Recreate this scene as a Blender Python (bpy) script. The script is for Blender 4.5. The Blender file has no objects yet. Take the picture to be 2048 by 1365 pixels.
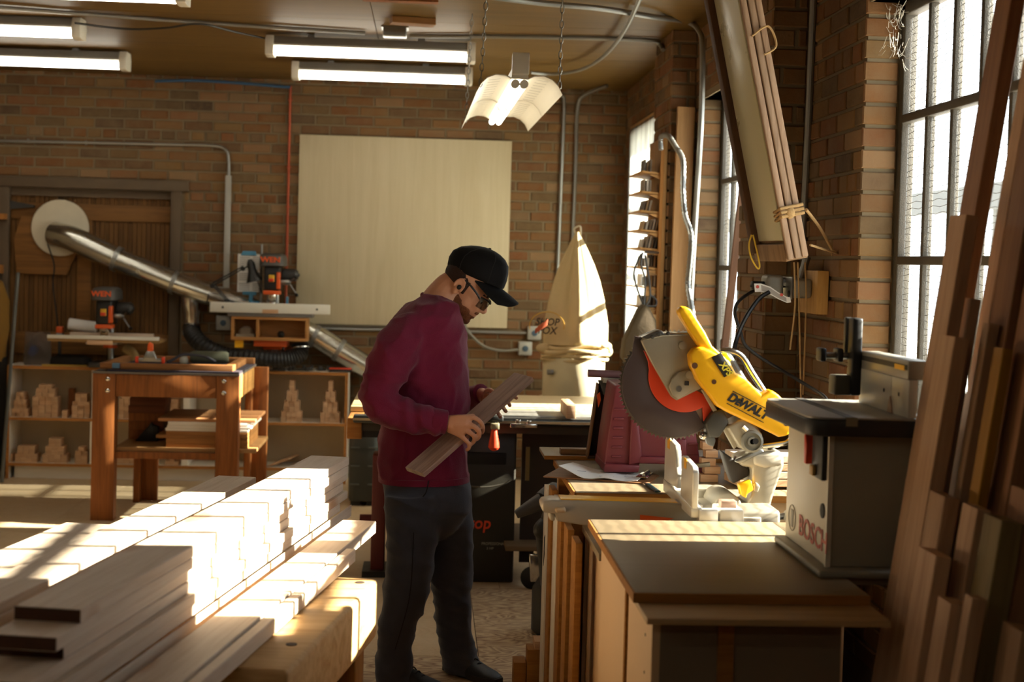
import bpy, bmesh, math, random
import numpy as np
from mathutils import Vector, Matrix, Euler, noise
rnd = random.Random(7)
SC = bpy.context.scene
COL = SC.collection
PI = math.pi

# ------------------------------------------------------------------ camera
F, CX, CY, CAMH = 2844., 1024., 611.6, 1.62
ROLL, PITCH, YAW = 0.027, math.radians(1.75), 0.06
_h = Vector((math.cos(YAW), -math.sin(YAW), 0)); _fh = Vector((math.sin(YAW), math.cos(YAW), 0)); _z = Vector((0, 0, 1))
FW = _fh*math.cos(PITCH) - _z*math.sin(PITCH); _v = _z*math.cos(PITCH) + _fh*math.sin(PITCH)
RT = _h*math.cos(ROLL) + _v*math.sin(ROLL); UP = -_h*math.sin(ROLL) + _v*math.cos(ROLL)
CAM = Vector((0, 0, CAMH))
cd = bpy.data.cameras.new('camera'); cam = bpy.data.objects.new('camera', cd); COL.objects.link(cam)
cd.sensor_width = 36; cd.lens = F*36/2048; cd.shift_y = -(682.5-CY)/2048
cd.clip_start = .05; cd.clip_end = 200
cam.matrix_world = Matrix(((RT.x, UP.x, -FW.x, 0), (RT.y, UP.y, -FW.y, 0), (RT.z, UP.z, -FW.z, CAMH), (0, 0, 0, 1)))
cd.dof.use_dof = True; cd.dof.focus_distance = 4.9; cd.dof.aperture_fstop = 3.4
SC.camera = cam

# ------------------------------------------------------------------ light and exposure
SUN_EL = math.radians(27)
w = bpy.data.worlds.new('sky'); SC.world = w; w.use_nodes = True
bg = w.node_tree.nodes['Background']
bg.inputs[0].default_value = (.86, .93, 1, 1); bg.inputs[1].default_value = 5.5
sd = bpy.data.lights.new('sun', 'SUN'); sun = bpy.data.objects.new('sun', sd); COL.objects.link(sun)
sd.energy = 50; sd.color = (1, .93, .80); sd.angle = math.radians(.6)
sdir = Vector((-1, -.015, -math.tan(SUN_EL)))
sun.rotation_euler = sdir.to_track_quat('-Z', 'Y').to_euler()
sun.location = (12, 4, 9)
vs = SC.view_settings; vs.view_transform = 'Standard'; vs.look = 'None'; vs.gamma = 1; vs.use_curve_mapping = False
vs.exposure = 0.0
SC.cycles.use_denoising = True
SC.cycles.max_bounces = 8; SC.cycles.diffuse_bounces = 5; SC.cycles.transparent_max_bounces = 16
SC.cycles.sample_clamp_indirect = 6
TUBE = 11.0          # strength of a burning fluorescent tube

# ------------------------------------------------------------------ pixel -> place
def ray(px, py): return F*FW + (px-CX)*RT - (py-CY)*UP
def at(px, py, x=None, y=None, z=None):
    d = ray(px, py)
    if x is not None: t = x/d.x
    elif y is not None: t = y/d.y
    else: t = (z-CAMH)/d.z
    return CAM + t*d

# ------------------------------------------------------------------ materials
def lin(h):
    h = h.lstrip('#'); c = [int(h[i:i+2], 16)/255 for i in (0, 2, 4)]
    return tuple((v/12.92 if v <= .04045 else ((v+.055)/1.055)**2.4) for v in c) + (1,)
MATS = {}
class NT:
    def __init__(s, name):
        s.m = bpy.data.materials.new(name); s.m.use_nodes = True; s.t = s.m.node_tree; s.n = s.t.nodes; s.l = s.t.links
        s.b = s.n['Principled BSDF']; s.out = s.n['Material Output']
    def new(s, typ, **kw):
        n = s.n.new(typ)
        for k, v in kw.items(): setattr(n, k, v)
        return n
    def put(s, node, key, val):
        if isinstance(val, bpy.types.NodeSocket): s.l.new(val, node.inputs[key])
        else: node.inputs[key].default_value = val
    def math(s, op, a, b=0, c=None):
        n = s.new('ShaderNodeMath', operation=op); s.put(n, 0, a); s.put(n, 1, b)
        if c is not None: s.put(n, 2, c)
        return n.outputs[0]
    def noise(s, vec, scale, detail=3, rough=.55, dist=0):
        n = s.new('ShaderNodeTexNoise'); s.put(n, 'Vector', vec)
        n.inputs['Scale'].default_value = scale; n.inputs['Detail'].default_value = detail; n.inputs['Roughness'].default_value = rough; n.inputs['Distortion'].default_value = dist
        return n.outputs['Fac']
    def ramp(s, fac, stops):
        n = s.new('ShaderNodeValToRGB'); s.put(n, 0, fac); e = n.color_ramp.elements
        while len(e) < len(stops): e.new(.5)
        for el, (p, c) in zip(e, stops): el.position = p; el.color = c
        return n.outputs[0]
    def mix(s, fac, a, b, blend='MIX'):
        n = s.new('ShaderNodeMix', data_type='RGBA', blend_type=blend); s.put(n, 0, fac); s.put(n, 6, a); s.put(n, 7, b)
        return n.outputs[2]
    def coords(s, scale=(1, 1, 1), jitter=True):
        tc = s.new('ShaderNodeTexCoord'); v = tc.outputs['Object']
        if jitter:
            oi = s.new('ShaderNodeObjectInfo'); mu = s.new('ShaderNodeVectorMath', operation='MULTIPLY_ADD')
            cb = s.new('ShaderNodeCombineXYZ'); r = oi.outputs['Random']
            for i, k in enumerate((17., 31., 23.)): s.put(cb, i, s.math('MULTIPLY', r, k))
            s.put(mu, 0, v); mu.inputs[1].default_value = (1, 1, 1); s.put(mu, 2, cb.outputs[0]); v = mu.outputs[0]
        mp = s.new('ShaderNodeMapping'); s.put(mp, 'Vector', v); mp.inputs['Scale'].default_value = scale
        return mp.outputs[0]
    def bump(s, h, strength=.3, dist=.01):
        n = s.new('ShaderNodeBump'); s.put(n, 'Height', h); n.inputs['Strength'].default_value = strength; n.inputs['Distance'].default_value = dist
        s.l.new(n.outputs[0], s.b.inputs['Normal'])
    def done(s, base=None, rough=.6, metal=0, spec=.5):
        if base is not None: s.put(s.b, 'Base Color', base)
        s.put(s.b, 'Roughness', rough); s.put(s.b, 'Metallic', metal); s.put(s.b, 'Specular IOR Level', spec)
        return s.m

def plain(name, col, rough=.6, metal=0, var=.12, scale=9, bump=0, spec=.5, bscale=None):
    """one colour with a gentle wear/dust variation"""
    if name in MATS: return MATS[name]
    s = NT(name); v = s.coords(); c = lin(col) if isinstance(col, str) else col
    n = s.noise(v, scale, 4, .6)
    base = s.mix(n, tuple(x*(1-var) for x in c[:3])+(1,), tuple(min(1, x*(1+var)) for x in c[:3])+(1,))
    r = s.math('MULTIPLY_ADD', n, .18, rough-.09)
    if bump: s.bump(s.noise(v, bscale or scale*8, 3), bump, .004)
    MATS[name] = s.done(base, r, metal, spec); return MATS[name]

def wood(name, light, dark, axis=0, scale=1., rough=.62, knots=False, var=.25, grain=1., spec=.35):
    """timber, fibre along the local axis"""
    if name in MATS: return MATS[name]
    s = NT(name); st = [26*scale]*3; st[axis] = 1.7*scale
    v = s.coords(tuple(st)); n1 = s.noise(v, 1.2, 4, .6, 1.2); n2 = s.noise(v, 6, 3, .6)
    oi = s.new('ShaderNodeObjectInfo')
    f = s.math('ADD', s.math('MULTIPLY', n1, .75*grain), s.math('MULTIPLY', n2, .3*grain))
    base = s.ramp(f, [(.25, lin(dark)), (.62, lin(light))])
    j = s.ramp(oi.outputs['Random'], [(0, (1-var, 1-var, 1-var*1.1, 1)), (1, (1, 1, 1, 1))])
    base = s.mix(1, base, j, 'MULTIPLY')
    if knots:
        st2 = [9.]*3; st2[axis] = 3.2
        k = s.noise(s.coords(tuple(st2)), 1, 1, .4); kf = s.ramp(k, [(.70, (0, 0, 0, 1)), (.78, (1, 1, 1, 1))])
        base = s.mix(s.math('MULTIPLY', kf, .6), base, lin('#a8713c'))
    s.bump(n2, .12, .002)
    MATS[name] = s.done(base, rough, 0, spec); return MATS[name]

def emit(name, col, strength):
    if name in MATS: return MATS[name]
    s = NT(name); s.put(s.b, 'Base Color', (.9, .9, .9, 1)); s.put(s.b, 'Emission Color', col); s.put(s.b, 'Emission Strength', strength)
    MATS[name] = s.m; return s.m

def glassy(name, tint=(1, 1, 1, 1), gloss=.06, rough=.03, mixin=None):
    """thin clear sheet: lets light straight through with a weak reflection"""
    if name in MATS: return MATS[name]
    s = NT(name); s.n.remove(s.b); tr = s.new('ShaderNodeBsdfTransparent'); tr.inputs[0].default_value = tint
    gl = s.new('ShaderNodeBsdfGlossy'); gl.inputs['Roughness'].default_value = rough
    mx = s.new('ShaderNodeMixShader'); mx.inputs[0].default_value = gloss
    s.l.new(tr.outputs[0], mx.inputs[1]); s.l.new(gl.outputs[0], mx.inputs[2]); out = mx.outputs[0]
    if mixin:
        df = s.new('ShaderNodeBsdfTranslucent'); df.inputs[0].default_value = mixin[1]; m2 = s.new('ShaderNodeMixShader')
        v = s.coords(mixin[2], False); n = s.noise(v, 1, 3)
        s.put(m2, 0, s.math('MULTIPLY', s.ramp(n, [(.35, (.4, .4, .4, 1)), (.7, (1, 1, 1, 1))]), mixin[0]))
        s.l.new(out, m2.inputs[1]); s.l.new(df.outputs[0], m2.inputs[2]); out = m2.outputs[0]
    s.l.new(out, s.out.inputs[0]); MATS[name] = s.m; return s.m

# ------------------------------------------------------------------ mesh building
def V(*a): return Vector(a if len(a) == 3 else a[0])
def frame(dirv, up=(0, 0, 1)):
    """rotation whose X runs along dirv and whose Z is close to up"""
    x = Vector(dirv).normalized(); u = Vector(up)
    if abs(x.dot(u.normalized())) > .99: u = Vector((1, 0, 0)) if abs(x.x) < .9 else Vector((0, 1, 0))
    y = u.cross(x).normalized(); z = x.cross(y)
    return Matrix((x, y, z)).transposed()
ID3 = Matrix.Identity(3)
class MB:
    def __init__(s): s.v = []; s.f = []
    def add(s, vs, fs):
        o = len(s.v); s.v += [tuple(v) for v in vs]; s.f += [tuple(i+o for i in f) for f in fs]; return s
    def box(s, c, size, rot=ID3):
        c = Vector(c); hx, hy, hz = (d/2 for d in size)
        vs = [c + rot @ Vector((x*hx, y*hy, z*hz)) for x in (-1, 1) for y in (-1, 1) for z in (-1, 1)]
        return s.add(vs, [(0, 1, 3, 2), (4, 6, 7, 5), (0, 4, 5, 1), (2, 3, 7, 6), (0, 2, 6, 4), (1, 5, 7, 3)])
    def bb(s, x0, x1, y0, y1, z0, z1): return s.box(((x0+x1)/2, (y0+y1)/2, (z0+z1)/2), (abs(x1-x0), abs(y1-y0), abs(z1-z0)))
    def loft(s, rings, cap=True, closed=True):
        n = len(rings[0]); vs = [p for r in rings for p in r]; fs = []
        for i in range(len(rings)-1):
            for j in range(n if closed else n-1):
                k = (j+1) % n; fs.append((i*n+j, i*n+k, (i+1)*n+k, (i+1)*n+j))
        if cap and closed: fs.append(tuple(range(n-1, -1, -1))); fs.append(tuple((len(rings)-1)*n+j for j in range(n)))
        return s.add(vs, fs)
    def tube(s, pts, r, n=10, cap=True):
        pts = [Vector(p) for p in pts]; rs = r if isinstance(r, (list, tuple)) else [r]*len(pts); rings = []; prev = None
        for i, p in enumerate(pts):
            d = (pts[min(i+1, len(pts)-1)] - pts[max(i-1, 0)]).normalized()
            if prev is None:
                a = Vector((0, 0, 1)) if abs(d.z) < .9 else Vector((1, 0, 0)); prev = d.cross(a).normalized()
            u = (prev - d*prev.dot(d)).normalized(); prev = u; w_ = d.cross(u)
            rings.append([p + (u*math.cos(t)+w_*math.sin(t))*rs[i] for t in (2*PI*k/n for k in range(n))])
        return s.loft(rings, cap)
    def lathe(s, prof, c=(0, 0, 0), axis=(0, 0, 1), n=24, cap=True):
        """prof: (radius, height along axis)"""
        R = frame(axis); c = Vector(c); ax = R @ Vector((1, 0, 0)); u = R @ Vector((0, 1, 0)); w_ = R @ Vector((0, 0, 1))
        return s.loft([[c + ax*h + (u*math.cos(2*PI*k/n)+w_*math.sin(2*PI*k/n))*max(r, 1e-4) for k in range(n)] for r, h in prof], cap)
    def cyl(s, a, b, r, n=16): 
        a = Vector(a); b = Vector(b); return s.lathe([(r, 0), (r, (b-a).length)], a, b-a, n)
    def ell(s, c, rad, rot=ID3, nu=16, nv=10):
        c = Vector(c); rings = []
        for i in range(nv+1):
            t = -PI/2+PI*i/nv; rr = max(math.cos(t), .02)
            rings.append([c + rot @ Vector((rad[0]*rr*math.cos(2*PI*k/nu), rad[1]*rr*math.sin(2*PI*k/nu), rad[2]*math.sin(t))) for k in range(nu)])
        return s.loft(rings)
    def prism(s, poly, a, b, fn):
        """outline poly in 2d, extruded from a to b; fn(u, v, w) -> place"""
        n = len(poly); vs = [fn(u, v, a) for u, v in poly] + [fn(u, v, b) for u, v in poly]
        fs = [tuple(range(n)), tuple(range(2*n-1, n-1, -1))] + [(i, i+n, (i+1) % n+n, (i+1) % n) for i in range(n)]
        return s.add(vs, fs)
    def mesh(s, name, smooth=True, ang=35):
        m = bpy.data.meshes.new(name); m.from_pydata(s.v, [], s.f); 
        bm = bmesh.new(); bm.from_mesh(m); bmesh.ops.recalc_face_normals(bm, faces=bm.faces); bm.to_mesh(m); bm.free()
        if smooth:
            for p in m.polygons: p.use_smooth = True
            m.set_sharp_from_angle(angle=math.radians(ang))
        return m
    def build(s, name, mat, parent=None, bevel=0, ang=35, origin=None, seg=2):
        if origin is not None:
            o_ = Vector(origin); s.v = [tuple(Vector(v)-o_) for v in s.v]
        m = s.mesh(name, ang=ang); m.materials.append(mat)
        o = bpy.data.objects.new(name, m); COL.objects.link(o)
        if origin is not None: o.location = origin
        if parent is not None:
            o.parent = parent
            o.matrix_parent_inverse = parent.matrix_basis.inverted()
        if bevel:
            b = o.modifiers.new('bevel', 'BEVEL'); b.width = bevel; b.segments = seg; b.limit_method = 'ANGLE'; b.angle_limit = math.radians(40)
            o.data.set_sharp_from_angle(angle=PI); 
        return o
def tag(o, label=None, cat=None, group=None, kind=None):
    if label: o['label'] = label
    if cat: o['category'] = cat
    if group: o['group'] = group
    if kind: o['kind'] = kind
    return o
def empty(name, loc, label=None, cat=None, group=None, kind=None):
    o = bpy.data.objects.new(name, None); COL.objects.link(o); o.location = loc; o.empty_display_size = .05
    return tag(o, label, cat, group, kind)
def box(name, mat, x0, x1, y0, y1, z0, z1, parent=None, bevel=0):
    return MB().bb(x0, x1, y0, y1, z0, z1).build(name, mat, parent, bevel)
def struct(name, o=None): o['kind'] = 'structure'; return o
def text(name, body, mat, parent, loc, rot, size, ext=.0008, shear=0, sx=1, bold=0, align='CENTER', spacing=1):
    c = bpy.data.curves.new(name, 'FONT'); c.body = body; c.size = size; c.extrude = ext; c.shear = shear; c.align_x = align; c.align_y = 'CENTER'
    c.offset = bold; c.space_character = spacing; c.resolution_u = 3; c.materials.append(mat)
    tmp = bpy.data.objects.new(name, c); me = bpy.data.meshes.new_from_object(tmp); me.name = name
    bpy.data.objects.remove(tmp); o = bpy.data.objects.new(name, me); COL.objects.link(o)
    if not me.materials: me.materials.append(mat)
    M = Matrix.Translation(loc) @ (rot.to_4x4() if isinstance(rot, Matrix) else rot) @ Matrix.Diagonal((sx, 1, 1, 1))
    o.matrix_basis = M
    if parent is not None: o.parent = parent; o.matrix_parent_inverse = parent.matrix_basis.inverted()
    return o
def facing(dx=(1, 0, 0), up=(0, 0, 1)):
    """text plane: baseline along dx, up along up"""
    x = Vector(dx).normalized(); y = Vector(up); y = (y - x*y.dot(x)).normalized(); z = x.cross(y)
    return Matrix((x, y, z)).transposed()
def copy_tree(o, parent=None):
    c = o.copy(); COL.objects.link(c)
    if parent is not None: c.parent = parent
    for ch in o.children: copy_tree(ch, c)
    return c
def bez(pts, n=8):
    """smooth path through points (Catmull-Rom)"""
    P = [Vector(p) for p in pts]; out = []
    for i in range(len(P)-1):
        p0 = P[max(i-1, 0)]; p1 = P[i]; p2 = P[i+1]; p3 = P[min(i+2, len(P)-1)]
        for k in range(n):
            t = k/n; out.append(.5*((2*p1)+(p2-p0)*t+(2*p0-5*p1+4*p2-p3)*t*t+(3*p1-p0-3*p2+p3)*t**3))
    out.append(P[-1]); return out
def plank_mesh(L, W, T, ch=.002):
    """board along local X with tiny chamfer, 44 triangles"""
    mb = MB(); c = ch
    prof = [(-W/2+c, -T/2), (W/2-c, -T/2), (W/2, -T/2+c), (W/2, T/2-c), (W/2-c, T/2), (-W/2+c, T/2), (-W/2, T/2-c), (-W/2, -T/2+c)]
    mb.loft([[Vector((x, y, z)) for y, z in prof] for x in (-L/2, L/2)])
    return mb.mesh('board')
def board(name, p0, p1, W, T, mat, up=(0, 0, 1), parent=None, **kw):
    p0 = Vector(p0); p1 = Vector(p1); m = plank_mesh((p1-p0).length, W, T); m.materials.append(mat)
    o = bpy.data.objects.new(name, m); COL.objects.link(o)
    o.matrix_basis = Matrix.Translation((p0+p1)/2) @ frame(p1-p0, up).to_4x4()
    if parent is not None: o.parent = parent; o.matrix_parent_inverse = parent.matrix_basis.inverted()
    return tag(o, **kw)

# shared materials
M_DUCT = plain('duct_metal', '#c9c8c0', .24, .95, .06, 6)
M_GALV = plain('galvanised', '#9b9b96', .38, .75, .12, 10)
M_STEEL = plain('steel', '#9c9c98', .34, 1, .15, 20)
M_CHROME = plain('bright_metal', '#d8d6d0', .16, 1, .08)
M_BLACK = plain('black_plastic', '#15140f', .5, 0, .3, 12)
M_DARK = plain('dark_grey_plastic', '#33302c', .55, 0, .2)
M_WHITE = plain('white_paint', '#d9d4c4', .5, 0, .06)
M_MELA = plain('melamine', '#e2d9c8', .42, 0, .05, 4)
M_EDGE = wood('particle_edge', '#b5793a', '#8c5522', 0, 2, .8, var=.1)
M_PLY = wood('birch_ply', '#cfc1a2', '#c0b08e', 2, .35, .55, var=.08, grain=.8)
M_RAW = wood('pale_timber', '#dcc9b3', '#c2a689', 0, .8, .6, knots=True, var=.14)
M_BLOCK = wood('beech_block', '#d2ab85', '#b88a62', 0, 1.5, .7, var=.2)
M_FIR = wood('orange_fir', '#9a5a24', '#643612', 2, .9, .6, var=.15)
M_WALNUT = wood('walnut', '#a88a78', '#6c5044', 0, 1.1, .5, var=.05)
M_RED = plain('red_plastic', '#d2401f', .38, 0, .08)
M_ORANGE = plain('orange_plastic', '#dd5a1c', .42, 0, .1)
M_YELLOW = plain('yellow_plastic', '#f2b211', .36, 0, .06, 6)
M_PAPER = plain('paper', '#e8e6e0', .8, 0, .03)
M_INK = plain('ink', '#1c1a18', .7, 0, .1)
M_ROPE = plain('rope', '#b08d5c', .9, 0, .25, 40, .5)
M_CORD = plain('black_cord', '#141312', .45, 0, .2)
# ================================================================== the room
WX, WY, ZC = 1.45, 10.52, 2.91         # wall faces: right wall X, back wall Y, ceiling height
XL, YR = -5.2, -3.2
# ---- floor: plywood sheets
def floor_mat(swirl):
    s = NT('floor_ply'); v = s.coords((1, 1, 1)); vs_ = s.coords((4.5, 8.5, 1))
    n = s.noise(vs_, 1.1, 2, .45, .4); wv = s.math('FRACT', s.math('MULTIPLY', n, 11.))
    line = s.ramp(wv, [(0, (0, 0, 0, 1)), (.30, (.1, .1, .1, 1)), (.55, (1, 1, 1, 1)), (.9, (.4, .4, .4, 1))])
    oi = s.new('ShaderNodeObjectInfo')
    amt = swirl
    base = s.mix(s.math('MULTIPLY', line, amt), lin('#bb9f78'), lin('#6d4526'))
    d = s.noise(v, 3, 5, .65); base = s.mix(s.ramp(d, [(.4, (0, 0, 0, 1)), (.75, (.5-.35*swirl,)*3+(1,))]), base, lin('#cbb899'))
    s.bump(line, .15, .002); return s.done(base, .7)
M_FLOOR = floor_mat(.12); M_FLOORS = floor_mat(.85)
fl = struct('floor', MB().bb(XL-.2, WX+.3, YR-.2, WY+.2, -.2, -.012).build('floor', plain('subfloor', '#2a2018', .9)))
tag(fl, 'plywood sheet floor with swirling grain and sawdust', 'floor')
sheet_meshes = {}
for iy in range(13):
    for ix in range(7):
        y0 = YR - .78 + iy*1.22; x0 = XL + ix*1.22 - (.5 if iy % 2 else .65)
        y1 = min(y0+1.217, WY); y0 = max(y0, YR); x1 = min(x0+1.217, WX); x0 = max(x0, XL)
        if x1-x0 < .05 or y1-y0 < .05: continue
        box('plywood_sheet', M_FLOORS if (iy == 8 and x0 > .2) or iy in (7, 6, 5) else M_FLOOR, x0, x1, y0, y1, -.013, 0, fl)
# ---- ceiling: brown stained boards
M_CEIL = wood('ceiling_board', '#80602c', '#64491b', 0, .25, .5, var=.12, grain=.7)
ce = struct('ceiling', MB().bb(XL-.2, WX+.3, YR-.2, WY+.2, ZC+.012, ZC+.1).build('ceiling', plain('ceiling_void', '#2a1a0c', .9)))
tag(ce, 'brown stained board ceiling with narrow seams', 'ceiling')
for iy in range(12):
    for ix in range(3):
        y0 = YR+iy*1.22; x0 = XL+ix*2.44
        x1 = min(x0+2.436, WX+.1); y1 = min(y0+1.216, WY)
        if x1-x0 > .02 and y1-y0 > .02: box('ceiling_panel', M_CEIL, x0, x1, y0, y1, ZC, ZC+.013, ce)
box('ceiling_board_strip', M_FIR, *(-.35, .02), 7.0, 7.06, ZC-.03, ZC, ce)
# ---- bricks
def brick_mat():
    s = NT('brick'); tc = s.new('ShaderNodeTexCoord'); v = s.coords((1, 1, 1)); g = s.new('ShaderNodeNewGeometry'); oi = s.new('ShaderNodeObjectInfo')
    r = s.math('FRACT', s.math('ADD', g.outputs['Random Per Island'], oi.outputs['Random']))
    base = s.ramp(r, [(0, lin('#5f4630')), (.18, lin('#7a5734')), (.36, lin('#704829')), (.52, lin('#7d5e38')), (.66, lin('#5c4a34')), (.8, lin('#784b2c')), (.92, lin('#86694a')), (1, lin('#463629'))])
    n = s.noise(v, 14, 5, .65); base = s.mix(s.ramp(n, [(.35, (0, 0, 0, 1)), (.8, (.6, .6, .6, 1))]), base, lin('#7d684c'))
    s.bump(s.noise(v, 60, 4), .5, .004); return s.done(base, .9, 0, .2)
M_BRICK = brick_mat(); M_MORTAR = plain('mortar', '#7b6c54', .95, 0, .2, 6, .4, .2, 90)
BL, BH, BD, CO, LE = .198, .061, .05, .0735, .212
def course_cells(a0, a1, z0, z1, holes):
    """cells of a running bond along a (metres) with every sixth course of headers; holes: rectangles without bricks"""
    out = []; k = 0; z = z0
    while z + BH <= z1 + .04:
        header = k % 6 == 3; L = LE/2 if header else LE; a = a0 - (LE/2 if k % 2 else 0) - (LE/4 if header else 0)
        zz1 = min(z+BH, z1)
        while a < a1:
            p, q = max(a, a0), min(a+L-(LE-BL), a1)
            segs = [(p, q)]
            for h0, h1, hz0, hz1 in holes:
                if zz1 > hz0+.012 and z < hz1-.012:
                    ns = []
                    for u0, u1 in segs:
                        if u1 <= h0 or u0 >= h1: ns.append((u0, u1)); continue
                        if u0 < h0: ns.append((u0, h0))
                        if u1 > h1: ns.append((h1, u1))
                    segs = ns
            for u0, u1 in segs:
                if u1-u0 > .02 and zz1-z > .015: out.append((u0, u1, z, zz1))
            a += L
        z += CO; k += 1
    return out
_bm_cache = {}
def brick_unit(l, h, d):
    key = (round(l, 3), round(h, 3), round(d, 3))
    if key not in _bm_cache:
        c = .004; mb = MB()
        mb.loft([[Vector(p) for p in ((-l/2, 0, -h/2), (l/2, 0, -h/2), (l/2, 0, h/2), (-l/2, 0, h/2))],
                 [Vector(p) for p in ((-l/2, -d+c, -h/2), (l/2, -d+c, -h/2), (l/2, -d+c, h/2), (-l/2, -d+c, h/2))],
                 [Vector(p) for p in ((-l/2+c, -d, -h/2+c), (l/2-c, -d, -h/2+c), (l/2-c, -d, h/2-c), (-l/2+c, -d, h/2-c))]])
        m = mb.mesh('brick', False); m.materials.append(M_BRICK); _bm_cache[key] = m
    return _bm_cache[key]
def to_px(p):
    q = Vector(p)-CAM; z = q.dot(FW)
    return (CX+F*q.dot(RT)/z, CY-F*q.dot(UP)/z, z) if z > .3 else (-9e3, -9e3, -1)
def in_view(p, m=20): 
    x, y, z = to_px(p); return z > 0 and -m < x < 2048+m and -m < y < 1365+m
def lay(cells_fn, wall, most=300):
    """cells_fn: list of (centre, along vector, outward vector, length, height). The largest in view become brick objects, the rest one part."""
    cells = []
    for c, al, ow, l, h in cells_fn:
        z = to_px(c)[2]; sz = (l*F/z*max(abs(Vector(al).dot(RT)), .0)) * (h*F/z) if in_view(c) and z > 0 else 0
        cells.append((sz, c, al, ow, l, h))
    cells.sort(key=lambda t: -t[0]); rest = MB()
    for i, (sz, c, al, ow, l, h) in enumerate(cells):
        d = .0085 + rnd.uniform(-.002, .003); R = Matrix((Vector(al), -Vector(ow), Vector((0, 0, 1)))).transposed()
        if R.determinant() < 0: R = Matrix((-Vector(al), -Vector(ow), Vector((0, 0, 1)))).transposed()
        l2 = round(l, 2) if l < BL-.01 else BL
        m = brick_unit(min(l2, l), h, d)
        if sz > 0 and i < most:
            o = bpy.data.objects.new('brick', m); COL.objects.link(o); o.matrix_basis = Matrix.Translation(c) @ R.to_4x4(); o.parent = wall
        else:
            rest.add([Vector(c) + R @ v.co for v in m.vertices], [tuple(p.vertices) for p in m.polygons])
    if rest.v:
        r = rest.build('brickwork', M_BRICK, wall); r['kind'] = 'stuff'
# ---- back wall (with the old door opening)
DX0, DX1, DZ = -3.32, -1.80, 2.10
wb = MB().bb(XL-.2, DX0, WY, WY+.3, -.1, ZC+.1).bb(DX1, WX+.3, WY, WY+.3, -.1, ZC+.1).bb(DX0, DX1, WY, WY+.3, DZ, ZC+.1).bb(DX0, DX1, WY+.2, WY+.3, 0, DZ).build('wall_back', M_MORTAR)
tag(struct('wall_back', wb), 'old brown brick wall across the end of the workshop', 'wall')
cs = [(Vector(((a0+a1)/2, WY, (z0+z1)/2)), (1, 0, 0), (0, -1, 0), a1-a0, z1-z0) for a0, a1, z0, z1 in course_cells(-3.7, WX, .02, ZC, [(DX0-.1, DX1+.02, -1, DZ+.06)])]
lay(cs, wb)
# ---- right wall with piers and three steel windows
WIN = [(3.30, 4.70), (6.15, 7.60), (8.40, 10.02)]; WZ0, WZ1 = 1.02, 2.52
PIERS = [(5.44, 5.92), (7.74, 8.30)]; PX = 1.31
RD = .11                                # reveal depth
wr = MB()
opens = WIN; y = YR-.2
for a, b in opens:
    wr.bb(WX, WX+.165, y, a, -.1, ZC+.1); wr.bb(WX, WX+.165, a, b, -.1, WZ0); wr.bb(WX, WX+.165, a, b, WZ1, ZC+.1); y = b
wr.bb(WX, WX+.165, y, WY+.3, -.1, ZC+.1)
for a, b in PIERS: wr.bb(PX, WX+.01, a, b, -.1, ZC+.02)
wr = tag(struct('wall_right', wr.build('wall_right', M_MORTAR)), 'brick window wall with projecting piers and sunlit reveals', 'wall')
holes = [(a, b, WZ0, WZ1) for a, b in WIN] + [(a, b, -1, 4) for a, b in PIERS]
cs = [(Vector((WX, (a0+a1)/2, (z0+z1)/2)), (0, 1, 0), (-1, 0, 0), a1-a0, z1-z0) for a0, a1, z0, z1 in course_cells(2.9, WY-.012, .35, ZC, holes)]
for a, b in PIERS:
    cs += [(Vector((PX, (a0+a1)/2, (z0+z1)/2)), (0, 1, 0), (-1, 0, 0), a1-a0, z1-z0) for a0, a1, z0, z1 in course_cells(a-.012, b, .35, ZC, [])]
    cs += [(Vector(((a0+a1)/2, a, (z0+z1)/2)), (1, 0, 0), (0, -1, 0), a1-a0, z1-z0) for a0, a1, z0, z1 in course_cells(PX-.012, WX-.012, .35, ZC, [])]
for a, b in WIN[:2]:                    # far jambs, seen full face
    k = 0; z = .35
    while z < WZ1:
        if z+BH > WZ0: cs.append((Vector((WX+RD/2-.008, b, z+BH/2)), (1, 0, 0), (0, -1, 0), RD+.006, BH))
        z += CO
lay(cs, wr, 330)
tag(struct('wall_left', MB().bb(XL-.2, XL, YR-.2, WY+.2, -.1, ZC+.1).build('wall_left', plain('plaster', '#a8936f', .9))), 'plain wall on the side away from the windows', 'wall')
tag(struct('wall_rear', MB().bb(XL-.2, WX+.3, YR-.2, YR, -.1, ZC+.1).build('wall_rear', plain('plaster_dark', '#7a684e', .9))), 'plain wall behind the photographer', 'wall')
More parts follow.
